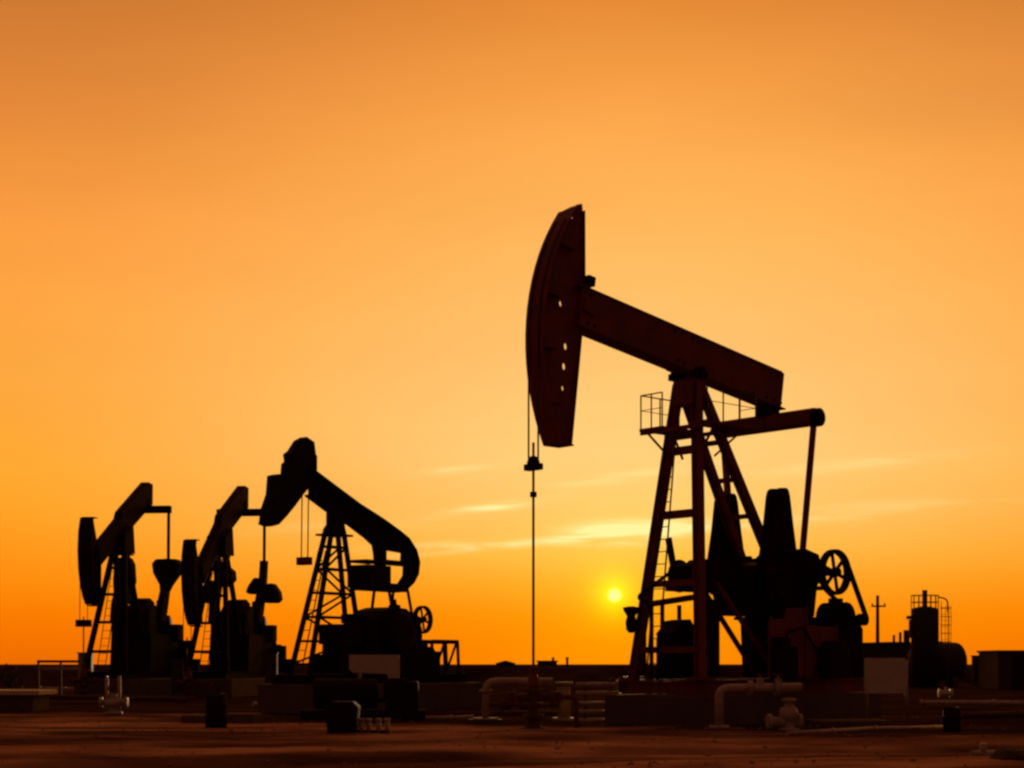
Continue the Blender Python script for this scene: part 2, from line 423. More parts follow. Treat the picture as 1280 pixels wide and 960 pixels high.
# tail bearing, equalizer, pitmans
MB().box((-3.12, 0, 8.16), (0.42, 0.5, 0.34)).box((-3.12, 0, 8.02), (0.3, 0.36, 0.4)).build('tail_bearing', DARK, J, bevel=0.02)
eq = MB()
eq.prism([(-3.32, 7.62), (-2.96, 7.62), (-2.92, 7.68), (-2.92, 7.98), (-2.98, 8.04), (-3.3, 8.04), (-3.36, 7.98), (-3.36, 7.68)], -1.62, 1.62)
equal = eq.build('equalizer', RED, J, bevel=0.02)
for s in (-1, 1): MB().lathe([(0.10, 1.5*s), (0.24, 1.55*s), (0.24, 1.70*s), (0.1, 1.72*s)], (-3.12, 0, 7.80), 'Y', 18).build('end_bearing', DARK, equal)
WR = (-2.98, 4.30); SH = (-2.42, 3.50)
for s, cu, cv in ((1, 0.0, 0.95), (-1, -0.05, -0.82)):
    MB().bar((-3.12, 1.50*s, 7.62), (WR[0]+cu, cv + 0.30*s, WR[1]), 0.13, 0.15).build('pitman', RED, J)
for s, cu, cv in ((1, 0.0, 0.95), (-1, -0.05, -0.82)):
    arm = MB().prism([(-2.02+cu, 3.05), (-1.86+cu, 3.4), (-1.98+cu, 4.2), (-2.10+cu, 5.3), (-2.62+cu, 5.4), (-2.80+cu, 4.3), (-2.84+cu, 3.3), (-2.7+cu, 3.05)], cv-0.07, cv+0.07)
    ca = arm.build('crank', DARK, J)
    for q in (-1, 1):
        w = MB().prism([(-1.60+cu, 3.75), (-1.82+cu, 4.25), (-1.98+cu, 5.0), (-2.10+cu, 5.78), (-2.16+cu, 5.92), (-2.24+cu, 5.98), (-2.50+cu, 6.0), (-2.58+cu, 5.93), (-2.63+cu, 5.80), (-2.78+cu, 5.0), (-2.95+cu, 4.2), (-3.12+cu, 3.75)], cv + q*0.075, cv + q*0.20)
        w.build('counterweight', MAROON, ca, bevel=0.03)
    pn = MB().lathe([(0.16, cv + 0.05*s), (0.16, cv + 0.40*s)], (WR[0]+cu, 0, WR[1]), 'Y', 16)
    pn.lathe([(0.34, cv - 0.15*s), (0.34, cv + 0.16*s)], (SH[0]+cu, 0, SH[1]), 'Y', 20)
    pn.build('wrist_pin', DARK, ca)
# gear reducer and pedestal
gb = MB().prism([(-1.75, 2.75), (-1.70, 3.75), (-1.95, 4.02), (-2.5, 4.15), (-3.1, 4.18), (-3.5, 4.45), (-4.0, 4.55), (-4.55, 4.42), (-4.66, 4.1), (-4.45, 3.4), (-4.35, 2.75)], -0.58, 0.60)
gear = gb.build('gear_reducer', MAROON, J, bevel=0.03)
gr = MB()
for s in (-0.63, 0.65): gr.prism([(-1.62, 3.30), (-4.62, 3.46), (-4.62, 3.58), (-1.62, 3.42)], s-0.05, s+0.05)
gr.lathe([(0.30, -0.60), (0.30, 0.80)], (-4.30, 0, 3.92), 'Y', 18)
for u in (-2.0, -2.8, -3.6): gr.box((u, 0, 4.22), (0.14, 0.7, 0.1))
gr.build('split_flange', DARK, gear)
MB().prism([(-1.75, 3.38), (-0.3, 3.42), (0.10, 3.30), (0.26, 3.55), (0.22, 3.95), (0.05, 4.02), (-0.2, 3.98), (-0.45, 4.14), (-0.9, 4.05), (-1.75, 4.10)], -0.36, 0.26).lathe([(0.2, -0.5), (0.42, -0.46), (0.42, -0.38), (0.2, -0.36)], (-0.15, 0, 3.72), 'Y', 18).bar((-0.5, -0.9, 3.8), (-0.26, -0.9, 4.72), 0.08, 0.2).bar((-0.5, -0.95, 3.85), (-0.5, -0.3, 3.75), 0.1, 0.16).build('brake_housing', DARK, J, bevel=0.02)
pd = MB().prism([(-2.95, 1.13), (-2.85, 2.74), (-4.40, 2.74), (-4.55, 1.13)], -0.70, 0.70)
pd.box((-3.6, 0, 2.70), (1.9, 1.5, 0.08))
pd.build('pedestal', DARK, J)
cg = MB()
cg.prism([(-1.58, 1.16), (-1.58, 2.62), (-2.2, 2.66), (-2.3, 2.92), (-3.0, 2.95), (-3.12, 2.5), (-4.3, 2.46), (-4.34, 1.16)], 1.26, 1.30)
for u, z1 in ((-1.62, 2.7), (-3.06, 2.98), (-4.30, 2.5)): cg.box((u, 1.32, (1.15 + z1)/2), (0.06, 0.05, z1 - 1.15))
cg.build('crank_guard', RED, J)
MB().box((-1.9, 1.52, 1.52), (0.7, 0.36, 0.85)).box((-1.8, 1.5, 2.05), (0.4, 0.3, 0.25)).build('lube_box', DARK, J, bevel=0.03)
MB().bend([(-2.1, 1.45, 1.9), (-2.1, 1.45, 2.3), (-2.8, 1.42, 2.45), (-3.3, 1.42, 1.9), (-4.4, 1.4, 1.5)], 0.035, 0.15).build('power_cable', DARK, J)
MB().prism([(-3.5, 1.12), (-3.5, 1.9), (-3.7, 2.1), (-4.2, 2.1), (-4.45, 1.7), (-4.45, 1.12)], 1.36, 1.7).build('switch_cabinet', DARK, J, bevel=0.03)
spoked_wheel('sheave', (-4.60, 1.06, 3.92), 0.60, 0.20, J, DARK, 6)
MB().tube([(-4.6, 0.5, 3.92), (-4.6, 1.1, 3.92)], 0.09, 10).build('sheave_shaft', ROD, J)
belt('drive_belt', (-4.60, 3.92), 0.615, (-5.86, 2.70), 0.17, 1.06, 0.16, J, DARK)
MB().lathe([(0.16, 0.92), (0.16, 1.14)], (-5.86, 0, 2.70), 'Y', 16).build('motor_sheave', DARK, J)
motor((-5.60, 0.35, 2.78), 0.36, 0.8, J, DARK)
mp = MB().prism([(-4.75, 1.12), (-4.72, 2.70), (-5.80, 2.70), (-6.05, 2.45), (-6.05, 1.12)], -0.72, 0.92)
mp.build('motor_base', MAROON, J)
MB().prism([(0.62, 1.15), (0.66, 1.9), (0.60, 2.1), (0.72, 2.25), (0.52, 2.42), (0.40, 2.58), (0.05, 2.62), (-0.08, 2.45), (-0.08, 1.15)], -0.45, 0.15).build('control_box', DARK, J, bevel=0.03)
MB().bend([(0.75, -0.55, 1.1), (0.75, -0.55, 3.0), (0.95, -0.9, 3.15), (0.4, -0.3, 3.75)], 0.045, 0.2).build('oil_pipe', DARK, J)
MB().bend([(0.9, -0.2, 1.1), (0.9, -0.2, 2.2), (0.55, -0.2, 2.3)], 0.035, 0.12).build('oil_pipe', DARK, J)
MB().box((-0.05, 0.62, 2.15), (0.5, 0.34, 1.9)).build('rod_locker', DARK, J, bevel=0.02)
# its concrete plinth
f0 = MB().box((-2.35, 0, 0.36), (7.9, 2.7, 0.76))
tag(f0.build('concrete_plinth', CONC, None, at(860, 40), A0, bevel=0.03), 'stained concrete plinth carrying the largest pumpjack', 'plinth', 'concrete plinths under the pumpjacks')

# ---------------------------------------------- the bent tail lattice pumpjack
A1 = math.radians(180 + 56)
M_ = thing('pumpjack', 'mid-sized pumpjack on a lattice tower, beam tail curling down round a weight box', 'pumpjack', at(418, 50), A1, 'nodding pumpjacks on the oil field')
sk = MB()
for v in (-0.8, 0.8): sk.ibeam((1.9, v, 1.02), (-6.0, v, 1.02), 0.22, 0.32, 0.03, 0.03)
for u in (1.8, 0.3, -1.2, -2.7, -4.2, -5.8): sk.ibeam((u, -0.8, 1.02), (u, 0.8, 1.02), 0.16, 0.28, 0.03, 0.03)
sk.build('skid', DARK, M_)
def midleg(f, s):
    top = Vector((0.27, 0.12*s, 5.66)) if f else Vector((-0.30, 0.12*s, 5.66))
    bot = Vector((1.62, 0.38*s, 1.18)) if f else Vector((-1.12, 0.30*s, 1.18))
    return top, bot
for f in (1, 0):
    for s in (-1, 1):
        a, b = midleg(f, s); MB().bar(a, b, 0.12, 0.12, up=(0, 1, 0)).build('leg', DARK, M_)
br = []
def lp(f, s, z):
    a, b = midleg(f, s); return a.lerp(b, (5.66 - z)/(5.66 - 1.18))
zs = [5.15, 4.45, 3.7, 2.95, 2.2, 1.5]
for z in zs:
    m = MB()
    for f in (0, 1): m.bar(lp(f, -1, z), lp(f, 1, z), 0.06, 0.07)
    for s in (-1, 1): m.bar(lp(0, s, z), lp(1, s, z), 0.06, 0.07)
    m.build('horizontal_brace', DARK, M_)
for i, (za, zb) in enumerate(zip(zs[:-1], zs[1:])):
    m = MB(); e = i % 2
    for s in (-1, 1): m.bar(lp(e, s, za), lp(1-e, s, zb), 0.055, 0.055)
    m.build('diagonal_brace', DARK, M_)
ladder(lp(1, 0, 1.3) + Vector((0.12, 0, 0)), lp(1, 0, 5.0) + Vector((0.12, 0, 0)), 0.3, (0, 1, 0), M_, CABLE)
MB().prism([(-0.36, 5.56), (0.36, 5.56), (0.30, 5.72), (0.17, 5.85), (0.16, 6.38), (-0.22, 6.24), (-0.28, 5.8)], -0.20, 0.20).box((0.0, 0, 5.52), (1.0, 0.7, 0.06)).build('post_cap', DARK, M_)
# beam with its curled tail, openings left clear round the weight arms
top = [(1.30, 7.48), (0.3, 7.08), (-1.0, 6.57), (-2.2, 6.18), (-3.05, 5.86), (-3.55, 5.64), (-3.95, 5.28), (-4.12, 4.90), (-4.05, 4.5), (-3.80, 4.20), (-3.45, 3.98), (-3.0, 3.86)]
bot = [(-2.30, 3.86), (-2.25, 4.62), (-2.20, 5.05), (-2.12, 5.36), (-1.7, 5.58), (-0.86, 5.93), (0.23, 6.30), (1.15, 6.68)]
hole1 = [(-2.56, 4.90), (-3.38, 4.90), (-3.40, 5.16), (-2.56, 5.20)]
hole2 = [(-2.52, 4.14), (-3.22, 4.14), (-3.50, 4.42), (-3.52, 4.72), (-2.52, 4.72)]
mbm = MB().prism(top + bot, -0.05, 0.05, [hole1, hole2])
beam2 = mbm.build('walking_beam', DARK, M_)
for pts in (top, bot):
    fl = MB()
    for a, b in zip(pts[:-1], pts[1:]): fl.bar((a[0], 0, a[1]), (b[0], 0, b[1]), 0.44, 0.05)
    fl.build('flange_plate', DARK, beam2)
wbx = MB().box((-1.72, 0, 4.30), (1.15, 0.9, 0.72)).box((-1.6, 0, 4.78), (0.9, 0.7, 0.10))
wgt = wbx.build('counterweight', DARK, beam2, bevel=0.03)
MB().box((-2.25, 0, 3.92), (2.2, 0.7, 0.12)).build('weight_shelf', DARK, beam2)
# head turned back on its hinge
hf = [(1.10, 8.30), (1.02, 7.9), (1.02, 7.45), (1.32, 6.95), (1.62, 6.68), (2.0, 6.30), (2.35, 5.98), (2.72, 5.68), (3.02, 5.60), (3.28, 5.66), (3.22, 6.05), (2.98, 6.55), (2.92, 7.1), (2.72, 7.16), (2.34, 7.20), (2.30, 7.52), (2.18, 7.60), (2.22, 7.82), (2.02, 7.95), (1.74, 8.28), (1.45, 8.42)]
h2 = MB().prism(hf, -0.14, 0.14, [[(2.86, 6.22), (2.98, 6.22), (2.98, 6.36), (2.86, 6.36)]])
head2 = h2.build('horsehead', DARK, M_)
cf = MB(); ar = hf[1:10]
for a, b in zip(ar[:-1], ar[1:]): cf.bar((a[0], 0, a[1]), (b[0], 0, b[1]), 0.32, 0.05)
cf.build('curved_face', DARK, head2)
for s in (-1, 1):
    MB().tube([(1.36, 0.13*s, 7.0), (1.40, 0.13*s, 4.72)], 0.02, 6).build('bridle_cable', CABLE, M_)
MB().box((1.41, 0, 4.64), (0.24, 0.46, 0.24)).build('carrier_bar', RED, M_, bevel=0.015)
# drop links from the weight shelf to the reducer
for s in (-1, 1):
    for u in (-2.35, -3.35): MB().bar((u, 0.3*s, 3.9), (u - 0.05, 0.55*s, 2.6), 0.07, 0.08).build('pitman', DARK, M_)
gd = MB().prism([(-0.9, 1.2), (-1.0, 2.55), (-1.35, 2.95), (-1.75, 3.22), (-2.3, 3.34), (-2.9, 3.30), (-3.2, 3.14), (-3.5, 3.12), (-3.75, 2.6), (-3.7, 1.2)], -0.62, 0.62)
g2 = gd.build('gear_reducer', DARK, M_, bevel=0.03)
for s in (-1, 1):
    MB().lathe([(0.62, 0.68*s), (0.70, 0.72*s), (0.70, 0.92*s), (0.5, 0.95*s)], (-2.3, 0, 2.5), 'Y', 24).build('crank', DARK, M_)
MB().box((0.05, 0.3, 2.42), (1.2, 0.8, 0.62)).box((0.2, 0.3, 2.0), (0.8, 0.6, 0.5)).build('brake_housing', DARK, M_, bevel=0.03)
MB().box((-0.4, 0.2, 1.5), (2.2, 1.2, 0.6)).build('base_cabinet', DARK, M_, bevel=0.03)
MB().box((-3.6, 0, 1.55), (2.2, 1.3, 0.75)).build('motor_base', DARK, M_, bevel=0.03)
spoked_wheel('sheave', (-3.42, 0.86, 2.95), 0.46, 0.16, M_, DARK, 6)
MB().tube([(-3.42, 0.4, 2.95), (-3.42, 0.95, 2.95)], 0.07, 10).build('sheave_shaft', ROD, M_)
motor((-4.3, 0.2, 1.75), 0.30, 0.7, M_, DARK)
MB().lathe([(0.16, 3.2), (0.2, 3.24), (0.2, 3.42), (0.08, 3.46), (0.06, 3.62)], (-2.9, 0.1, 0), 'Z', 14).build('breather', DARK, M_)
MB().box((-1.2, -0.3, 2.95), (0.5, 0.5, 0.3)).box((-1.05, 0.2, 2.8), (0.35, 0.4, 0.5)).build('oil_filler', DARK, M_, bevel=0.03)
MB().bend([(0.6, 0.55, 2.1), (0.95, 0.55, 2.1), (0.95, 0.55, 1.3)], 0.05, 0.15).build('oil_pipe', DARK, M_)
MB().bar((0.05, 0.62, 2.7), (-0.35, 0.62, 3.15), 0.05, 0.07).build('brake_lever', DARK, M_)
gf = MB()
for s in (0.35, 0.85):
    gf.bar((-4.0, s, 2.24), (-5.40, s, 2.24), 0.08, 0.14); gf.bar((-5.38, s, 2.24), (-5.46, s, 1.0), 0.08, 0.08)
    gf.bar((-4.6, s, 2.2), (-4.7, s, 1.0), 0.08, 0.08); gf.bar((-4.75, s, 1.25), (-5.3, s, 2.2), 0.06, 0.06)
gf.bar((-5.38, 0.35, 2.24), (-5.38, 0.85, 2.24), 0.08, 0.1)
gf.build('belt_guard_frame', DARK, M_)
tag(MB().box((-2.1, 0, 0.43), (8.4, 2.6, 0.90)).build('concrete_plinth', CONC, None, at(418, 50), A1, bevel=0.03), 'dark concrete plinth carrying the lattice tower pumpjack', 'plinth', 'concrete plinths under the pumpjacks')

# ------------------------------------------------- the two far pumpjacks, left
A2 = math.radians(180 + 84)
def make_far_pumpjack(label, loc, rz, dz, lobes):
    R = thing('pumpjack', label, 'pumpjack', loc, rz, 'nodding pumpjacks on the oil field')
    s_ = MB()
    for v in (-0.9, 0.9): s_.ibeam((2.1, v, 1.0), (-6.5, v, 1.0), 0.24, 0.34, 0.03, 0.03)
    for u in (2.0, 0.2, -1.8, -3.8, -6.2): s_.ibeam((u, -0.9, 1.0), (u, 0.9, 1.0), 0.18, 0.3, 0.03, 0.03)
    s_.build('skid', DARK, R)
    F = lambda s, z: Vector((0.05 + 1.85*(6.85-z)/5.65, s*(0.24 + 0.66*(6.85-z)/5.65), z))
    for s in (-1, 1):
        MB().bar(F(s, 6.85), F(s, 1.18), 0.2, 0.2, up=(0, 1, 0)).build('leg', MAROON, R)
        MB().bar((-0.05, 0.24*s, 6.8), (-2.0, 0.62*s, 1.18), 0.2, 0.2, up=(0, 1, 0)).build('leg', MAROON, R)
    for z in (5.8, 4.6, 3.35, 2.05): MB().bar(F(-1, z), F(1, z), 0.08, 0.13).build('cross_brace', MAROON, R)
    ladder(F(0, 1.3) + Vector((0.1, -0.15, 0)), F(0, 6.3) + Vector((0.1, 0.0, 0)), 0.36, (0, 1, 0), R, CABLE, 0.35)
    MB().prism([(-0.7, 6.5), (0.7, 6.5), (0.55, 7.3), (-0.5, 7.75)], -0.46, 0.46).build('post_cap', DARK, R)
    p, q = Vector((3.1, 0, 6.12 + dz*0.8)), Vector((-3.92, 0, 9.66))
    h0 = dz*0.8
    b = MB().prism([(3.15, 6.52 + h0), (0.35, 8.0 + h0*0.1), (0.15, 8.32), (-3.35, 10.06), (-3.95, 10.02), (-3.92, 9.05), (-3.5, 8.86), (-0.45, 7.42), (2.95, 5.72 + h0)], -0.20, 0.20).build('walking_beam', MAROON, R, bevel=0.02)
    MB().box((-0.15, 0, 7.5), (0.7, 0.5, 0.16), ry=0.47).build('saddle', MAROON, b)
    D = lambda L: [(a - dz*0.3, z + dz) for a, z in L]
    fr = D([(4.00, 7.72), (4.22, 7.1), (4.30, 6.3), (4.22, 5.5), (4.02, 4.85), (3.72, 4.35), (3.40, 4.05)])
    h = MB().prism(fr + D([(3.0, 4.0), (2.86, 5.2), (2.84, 6.3), (3.1, 7.0), (3.45, 7.74)]), -0.06, 0.06).build('horsehead', MAROON, R)
    c = MB()
    c._grid([[(a, -0.30, z), (a, 0.30, z), (a+0.05, 0.30, z), (a+0.05, -0.30, z)] for a, z in fr])
    c.build('curved_face', MAROON, h)
    e = D([(2.92, 4.2), (2.86, 6.0), (3.42, 4.02), (3.0, 4.0), (4.0, 7.74), (3.45, 7.75)]); e = [(a, 0, z) for a, z in e]
    MB().bar(e[0], e[1], 0.4, 0.04, up=(1, 0, 0)).build('rib', MAROON, h)
    MB().bar(e[2], e[3], 0.5, 0.04).build('rib', MAROON, h)
    MB().bar(e[4], e[5], 0.5, 0.04).build('rib', MAROON, h)
    for s in (-1, 1): MB().tube([(4.36 - dz*0.3, 0.17*s, 6.4 + dz), (4.42 - dz*0.3, 0.17*s, 3.3 + dz)], 0.017, 6).build('bridle_cable', CABLE, R)
    MB().box((4.42 - dz*0.3, 0, 3.22 + dz), (0.26, 0.62, 0.3)).build('carrier_bar', MAROON, R)
    MB().tube([(4.42 - dz*0.3, 0, 3.5 + dz), (4.42 - dz*0.3, 0, 1.2)], 0.03, 8).build('polished_rod', ROD, R)
    MB().box((-3.47, 0, 9.05), (0.4, 0.5, 0.5)).build('tail_bearing', DARK, R)
    MB().bar((-3.47, -1.22, 8.78), (-3.47, 1.22, 8.78), 0.34, 0.34).build('equalizer', MAROON, R, bevel=0.02)
    for s in (-1, 1):
        MB().bar((-3.47, 1.12*s, 8.72), (-3.47, 1.10*s, 6.2), 0.11, 0.12).build('pitman', MAROON, R)
        k = MB().prism([(-3.24, 6.45), (-3.68, 6.45), (-3.5, 5.4), (-2.95, 4.0), (-2.7, 3.5), (-2.1, 3.5), (-2.25, 4.3), (-3.0, 5.4)], 1.10*s - 0.15, 1.10*s + 0.15).build('crank', DARK, R)
        for dv, prof in lobes[0 if s > 0 else 1]:
            m = MB(); c0 = 1.10*s + dv; rings = []
            for z, hw, uc, hu in prof:
                rings.append([Vector((uc + a*hu, c0 + b*hw, z)) for a, b in ((-1, -.7), (-.7, -1), (.7, -1), (1, -.7), (1, .7), (.7, 1), (-.7, 1), (-1, .7))])
            m._grid(rings, True, False); m.build('counterweight', DARK, k, bevel=0.04)
    MB().prism([(-1.6, 1.15), (-1.9, 3.9), (-2.4, 4.25), (-4.2, 4.25), (-4.9, 3.6), (-5.0, 1.15)], -0.62, 0.66).build('gear_reducer', DARK, R, bevel=0.03)
    MB().prism([(-1.2, 1.15), (-1.4, 2.9), (-5.3, 2.9), (-5.4, 1.15)], -0.92, 0.98).build('pedestal', DARK, R)
    MB().box((-4.9, 1.0, 3.0), (0.7, 0.5, 0.8)).build('brake_housing', DARK, R, bevel=0.02)
    MB().box((-5.9, 0.4, 1.5), (1.2, 1.8, 0.8)).build('motor_base', DARK, R, bevel=0.02)
    motor((-5.8, 0.9, 2.1), 0.34, 0.8, R, DARK)
    MB().box((-2.9, -1.1, 6.62), (0.5, 1.3, 0.06)).build('service_step', DARK, R)
    MB().prism([(-3.9, 4.2), (-3.9, 4.42), (-3.3, 4.6), (-2.7, 4.55), (-2.5, 4.2)], -0.45, 0.3).build('gear_cover', DARK, R, bevel=0.03)
    MB().lathe([(0.1, 4.2), (0.14, 4.22), (0.14, 4.5), (0.06, 4.55)], (-4.1, 0.45, 0), 'Z', 12).build('breather', DARK, R)
    MB().lathe([(0.1, 0.6), (0.52, 0.66), (0.52, 0.90), (0.1, 0.95)], (-4.2, 0, 3.3), 'Y', 24).build('brake_drum', DARK, R)
    MB().bend([(-4.6, 1.1, 2.6), (-4.6, 1.35, 2.6), (-4.9, 1.35, 1.0)], 0.06, 0.15).build('oil_pipe', DARK, R)
    MB().box((-5.2, 1.45, 1.75), (0.5, 0.45, 1.3)).box((-5.6, 1.75, 1.4), (0.5, 0.4, 0.7)).build('control_box', DARK, R, bevel=0.02)
    MB().bar((-1.3, 0.98, 2.9), (-0.9, 0.98, 3.8), 0.06, 0.1).build('brake_lever', DARK, R)
    MB().box((-1.2, -0.5, 3.3), (0.6, 0.5, 0.9)).build('brake_housing', DARK, R, bevel=0.03)
    return R
L1 = make_far_pumpjack('leftmost small far pumpjack, head down and beam tail raised', at(150, 72), A2, 0.0,
    (((0.0, [(6.42, .50, -3.4, .45), (6.2, .66, -3.4, .55), (5.75, .58, -3.35, .55), (5.2, .26, -3.2, .4), (4.9, .2, -3.0, .3)]),),
     ((0.15, [(6.5, .28, -3.3, .4), (6.2, .40, -3.3, .55), (5.4, .45, -3.3, .55), (4.7, .36, -3.1, .5), (4.3, .3, -3.0, .4)]),)))
L2 = make_far_pumpjack('far pumpjack with its head lowest, between the leftmost one and the lattice tower unit', at(275, 73.5), math.radians(180 + 83), -0.85,
    (((-0.30, [(5.62, .14, -3.4, .35), (5.2, .40, -3.4, .5), (4.95, .50, -3.4, .5), (4.85, .40, -3.4, .4)]), (0.40, [(5.35, .14, -3.4, .35), (4.95, .40, -3.4, .5), (4.6, .46, -3.4, .5), (4.42, .30, -3.4, .4)])),
     ((0.35, [(6.15, .2, -3.3, .4), (5.95, .42, -3.3, .5), (5.55, .46, -3.3, .5), (5.2, .2, -3.2, .4)]), (-0.35, [(5.5, .15, -3.2, .4), (5.1, .36, -3.2, .5), (4.7, .40, -3.2, .5), (4.4, .2, -3.1, .4)]))))
P1 = MB().box((-2.2, 0, 0.41), (9.0, 2.5, 0.84)).build('concrete_plinth', CONC, None, at(150, 72), A2, bevel=0.03)
tag(P1, 'low concrete plinth beneath the leftmost far pumpjack', 'plinth', 'concrete plinths under the pumpjacks')
P2 = P1.copy(); COL.objects.link(P2); P2.location = L2.location; P2.rotation_euler = L2.rotation_euler
P2['label'] = 'low concrete plinth beneath the second far pumpjack from the left'

# ------------------------------------------------------------------ wellheads
def wellhead(label, loc, rz, s=1.0, group='wellheads under the pumpjack rods'):
    W = thing('wellhead', label, 'wellhead', loc, rz, group)
    MB().lathe([(0.34*s, 0), (0.34*s, 0.06*s), (0.20*s, 0.08*s), (0.18*s, 0.30*s), (0.28*s, 0.31*s), (0.28*s, 0.40*s), (0.15*s, 0.41*s), (0.14*s, 0.62*s), (0.25*s, 0.63*s), (0.25*s, 0.72*s), (0.12*s, 0.73*s), (0.12*s, 1.0*s), (0.20*s, 1.01*s), (0.20*s, 1.10*s), (0.10*s, 1.11*s)], n=20).build('casing_spool', RUST, W)
    t = MB().lathe([(0.11*s, -0.55*s), (0.18*s, -0.54*s), (0.18*s, -0.46*s), (0.10*s, -0.45*s), (0.10*s, 0.45*s), (0.18*s, 0.46*s), (0.18*s, 0.54*s), (0.11*s, 0.55*s)], (0, 0, 0.86*s), 'X', 16)
    t.build('tee', RUST, W)
    MB().lathe([(0.13*s, 1.1*s), (0.15*s, 1.15*s), (0.15*s, 1.42*s), (0.09*s, 1.46*s), (0.09*s, 1.6*s), (0.12*s, 1.61*s), (0.12*s, 1.68*s), (0.03, 1.70*s)], n=18).build('stuffing_box', RED, W)
    for x, y in ((0.62*s, 0), (-0.62*s, 0)):
        v = MB().box((x, y, 0.86*s), (0.16*s, 0.22*s, 0.30*s)).tube([(x, y, 0.86*s), (x, y - 0.32*s, 0.86*s)], 0.03*s, 8).build('gate_valve', RUST, W, bevel=0.02)
        MB().ring((x, y - 0.33*s, 0.86*s), 0.14*s, 0.02*s, 'Y', 20, 6).bar((x - .13*s, y - .33*s, .86*s), (x + .13*s, y - .33*s, .86*s), .02, .02).build('hand_wheel', RED, v)
    MB().bend([(0.7*s, 0, 0.86*s), (1.15*s, 0, 0.86*s), (1.15*s, 0, 0.05)], 0.07*s, 0.2*s).build('flow_pipe', RUST, W)
    return W
uv = lambda px, Y, a, u, v=0: at(px, Y) + Vector((math.cos(a)*u - math.sin(a)*v, math.sin(a)*u + math.cos(a)*v, 0))
wellhead('rusty wellhead with valve wheels under the largest pumpjack', uv(860, 40, A0, 5.265), 0.1, 0.86)
wellhead('wellhead under the leftmost far pumpjack rod', uv(150, 72, A2, 4.42), 0.3, 0.9)
wellhead('wellhead hidden low under the second far pumpjack', L2.location + (uv(150, 72, L2.rotation_euler.z, 4.42) - at(150, 72)), 0.2, 0.8)
wellhead('small wellhead under the hanging carrier bar of the lattice pumpjack', uv(418, 50, A1, 1.41), 0.4, 0.7)

# ---------------------------------------------------- pipework near the big well
def flange(mb, c, r, h=0.07, axis='Z'): mb.lathe([(r, -h/2), (r, h/2)], c, axis, 18)
# pipe manifold left of the big pumpjack
X = thing('pipe_manifold', 'pale pipe loop with two risers, left of the largest pumpjack wellhead', 'pipework', at(607, 41.5), 0.02)
MB().bend([(0, 0, 0.05), (0, 0, 1.05), (1.75, 0, 1.05)], 0.10, 0.28, 14).build('riser', GALV, X)
MB().tube([(2.03, 0, 0.0), (2.03, 0, 0.99)], 0.17, 16).build('riser', YELL, X)
for c, r, h in (((0, 0, 0.06), 0.34, 0.1), ((2.03, 0, 0.06), 0.3, 0.1), ((0, 0, 0.8), 0.17, 0.07), ((2.03, 0, 1.0), 0.24, 0.07)):
    f = MB(); flange(f, c, r, h); f.build('flange', GALV, X)
MB().box((0.0, 0, 0.02), (0.85, 0.7, 0.10)).build('base_pad', CONC, X)
MB().tube([(0.1, -0.1, 0.44), (1.9, -0.1, 0.42)], 0.05, 10).tube([(0.1, 0.15, 0.22), (1.9, 0.15, 0.22)], 0.06, 10).build('header_pipe', RUST, X)
for x in (0.5, 1.0):
    v = MB().lathe([(0.09, -0.16), (0.14, -0.1), (0.14, 0.1), (0.09, 0.16)], (x, -0.1, 0.44), 'X', 14).tube([(x, -0.1, 0.44), (x, -0.1, 0.72)], 0.025, 8).build('valve', RUST, X)
    MB().ring((x, -0.1, 0.73), 0.12, 0.018, 'Z', 18, 6).build('hand_wheel', RED, v)
# rack of pale pipes to its right
X = thing('pipe_rack', 'rack of five pale horizontal pipes beside the yellowish riser', 'pipe rack', at(722, 40.8), 0.0)
for z in (0.98, 0.76, 0.50, 0.28, 0.06):
    MB().tube([(-0.05 - (0.2 if z < .2 else 0), 0, z), (1.02, 0, z)], 0.055, 10).build('pipe', GALV, X)
for x in (0.2, 0.85): MB().box((x, 0.12, 0.55), (0.08, 0.08, 1.14)).build('rack_post', RUST, X)
# riser and flow line in front of the big pumpjack
X = thing('pipe_riser', 'pale upside-down L shaped pipe on a flanged foot, before the largest pumpjack', 'pipework', at(899, 35.5), 0.0)
MB().bend([(0, 0, 0.05), (0, 0, 0.96), (1.85, 0.15, 0.98)], 0.10, 0.22, 14).build('riser', GALV, X)
for c, r, h, q in (((0, 0, 0.10), 0.22, 0.08, 'Z'), ((0.7, 0.055, 0.965), 0.17, 0.1, 'X'), ((1.3, 0.11, 0.97), 0.17, 0.1, 'X')):
    f = MB(); flange(f, c, r, h, q); f.build('flange', GALV, X)
MB().box((0.10, 0, 0.02), (0.85, 0.6, 0.12)).build('base_pad', CONC, X, bevel=0.02)
for x in (0.92, 1.32):
    v = MB().box((x, 0.08, 1.10), (0.14, 0.14, 0.16)).tube([(x, 0.08, 1.1), (x, 0.08, 1.26)], 0.02, 8).build('valve', GALV, X, bevel=0.02)
    MB().ring((x, 0.08, 1.26), 0.10, 0.016, 'Z', 16, 6).build('hand_wheel', RUST, v)
X = thing('ground_valve', 'squat pale valve casting on the ground right of the upside-down L pipe', 'valve', at(986, 35.5), 0.2)
MB().lathe([(0.24, 0), (0.24, 0.07), (0.14, 0.09), (0.13, 0.22), (0.20, 0.30), (0.22, 0.42), (0.18, 0.52), (0.10, 0.56), (0.10, 0.66), (0.16, 0.67), (0.16, 0.73), (0.05, 0.75)], n=20).build('bonnet', GALV, X)
MB().lathe([(0.11, -0.5), (0.18, -0.49), (0.18, -0.42), (0.11, -0.41), (0.12, 0.2), (0.18, 0.21), (0.18, 0.28), (0.11, 0.29)], (0, 0, 0.22), 'X', 16).build('flow_tube', GALV, X)

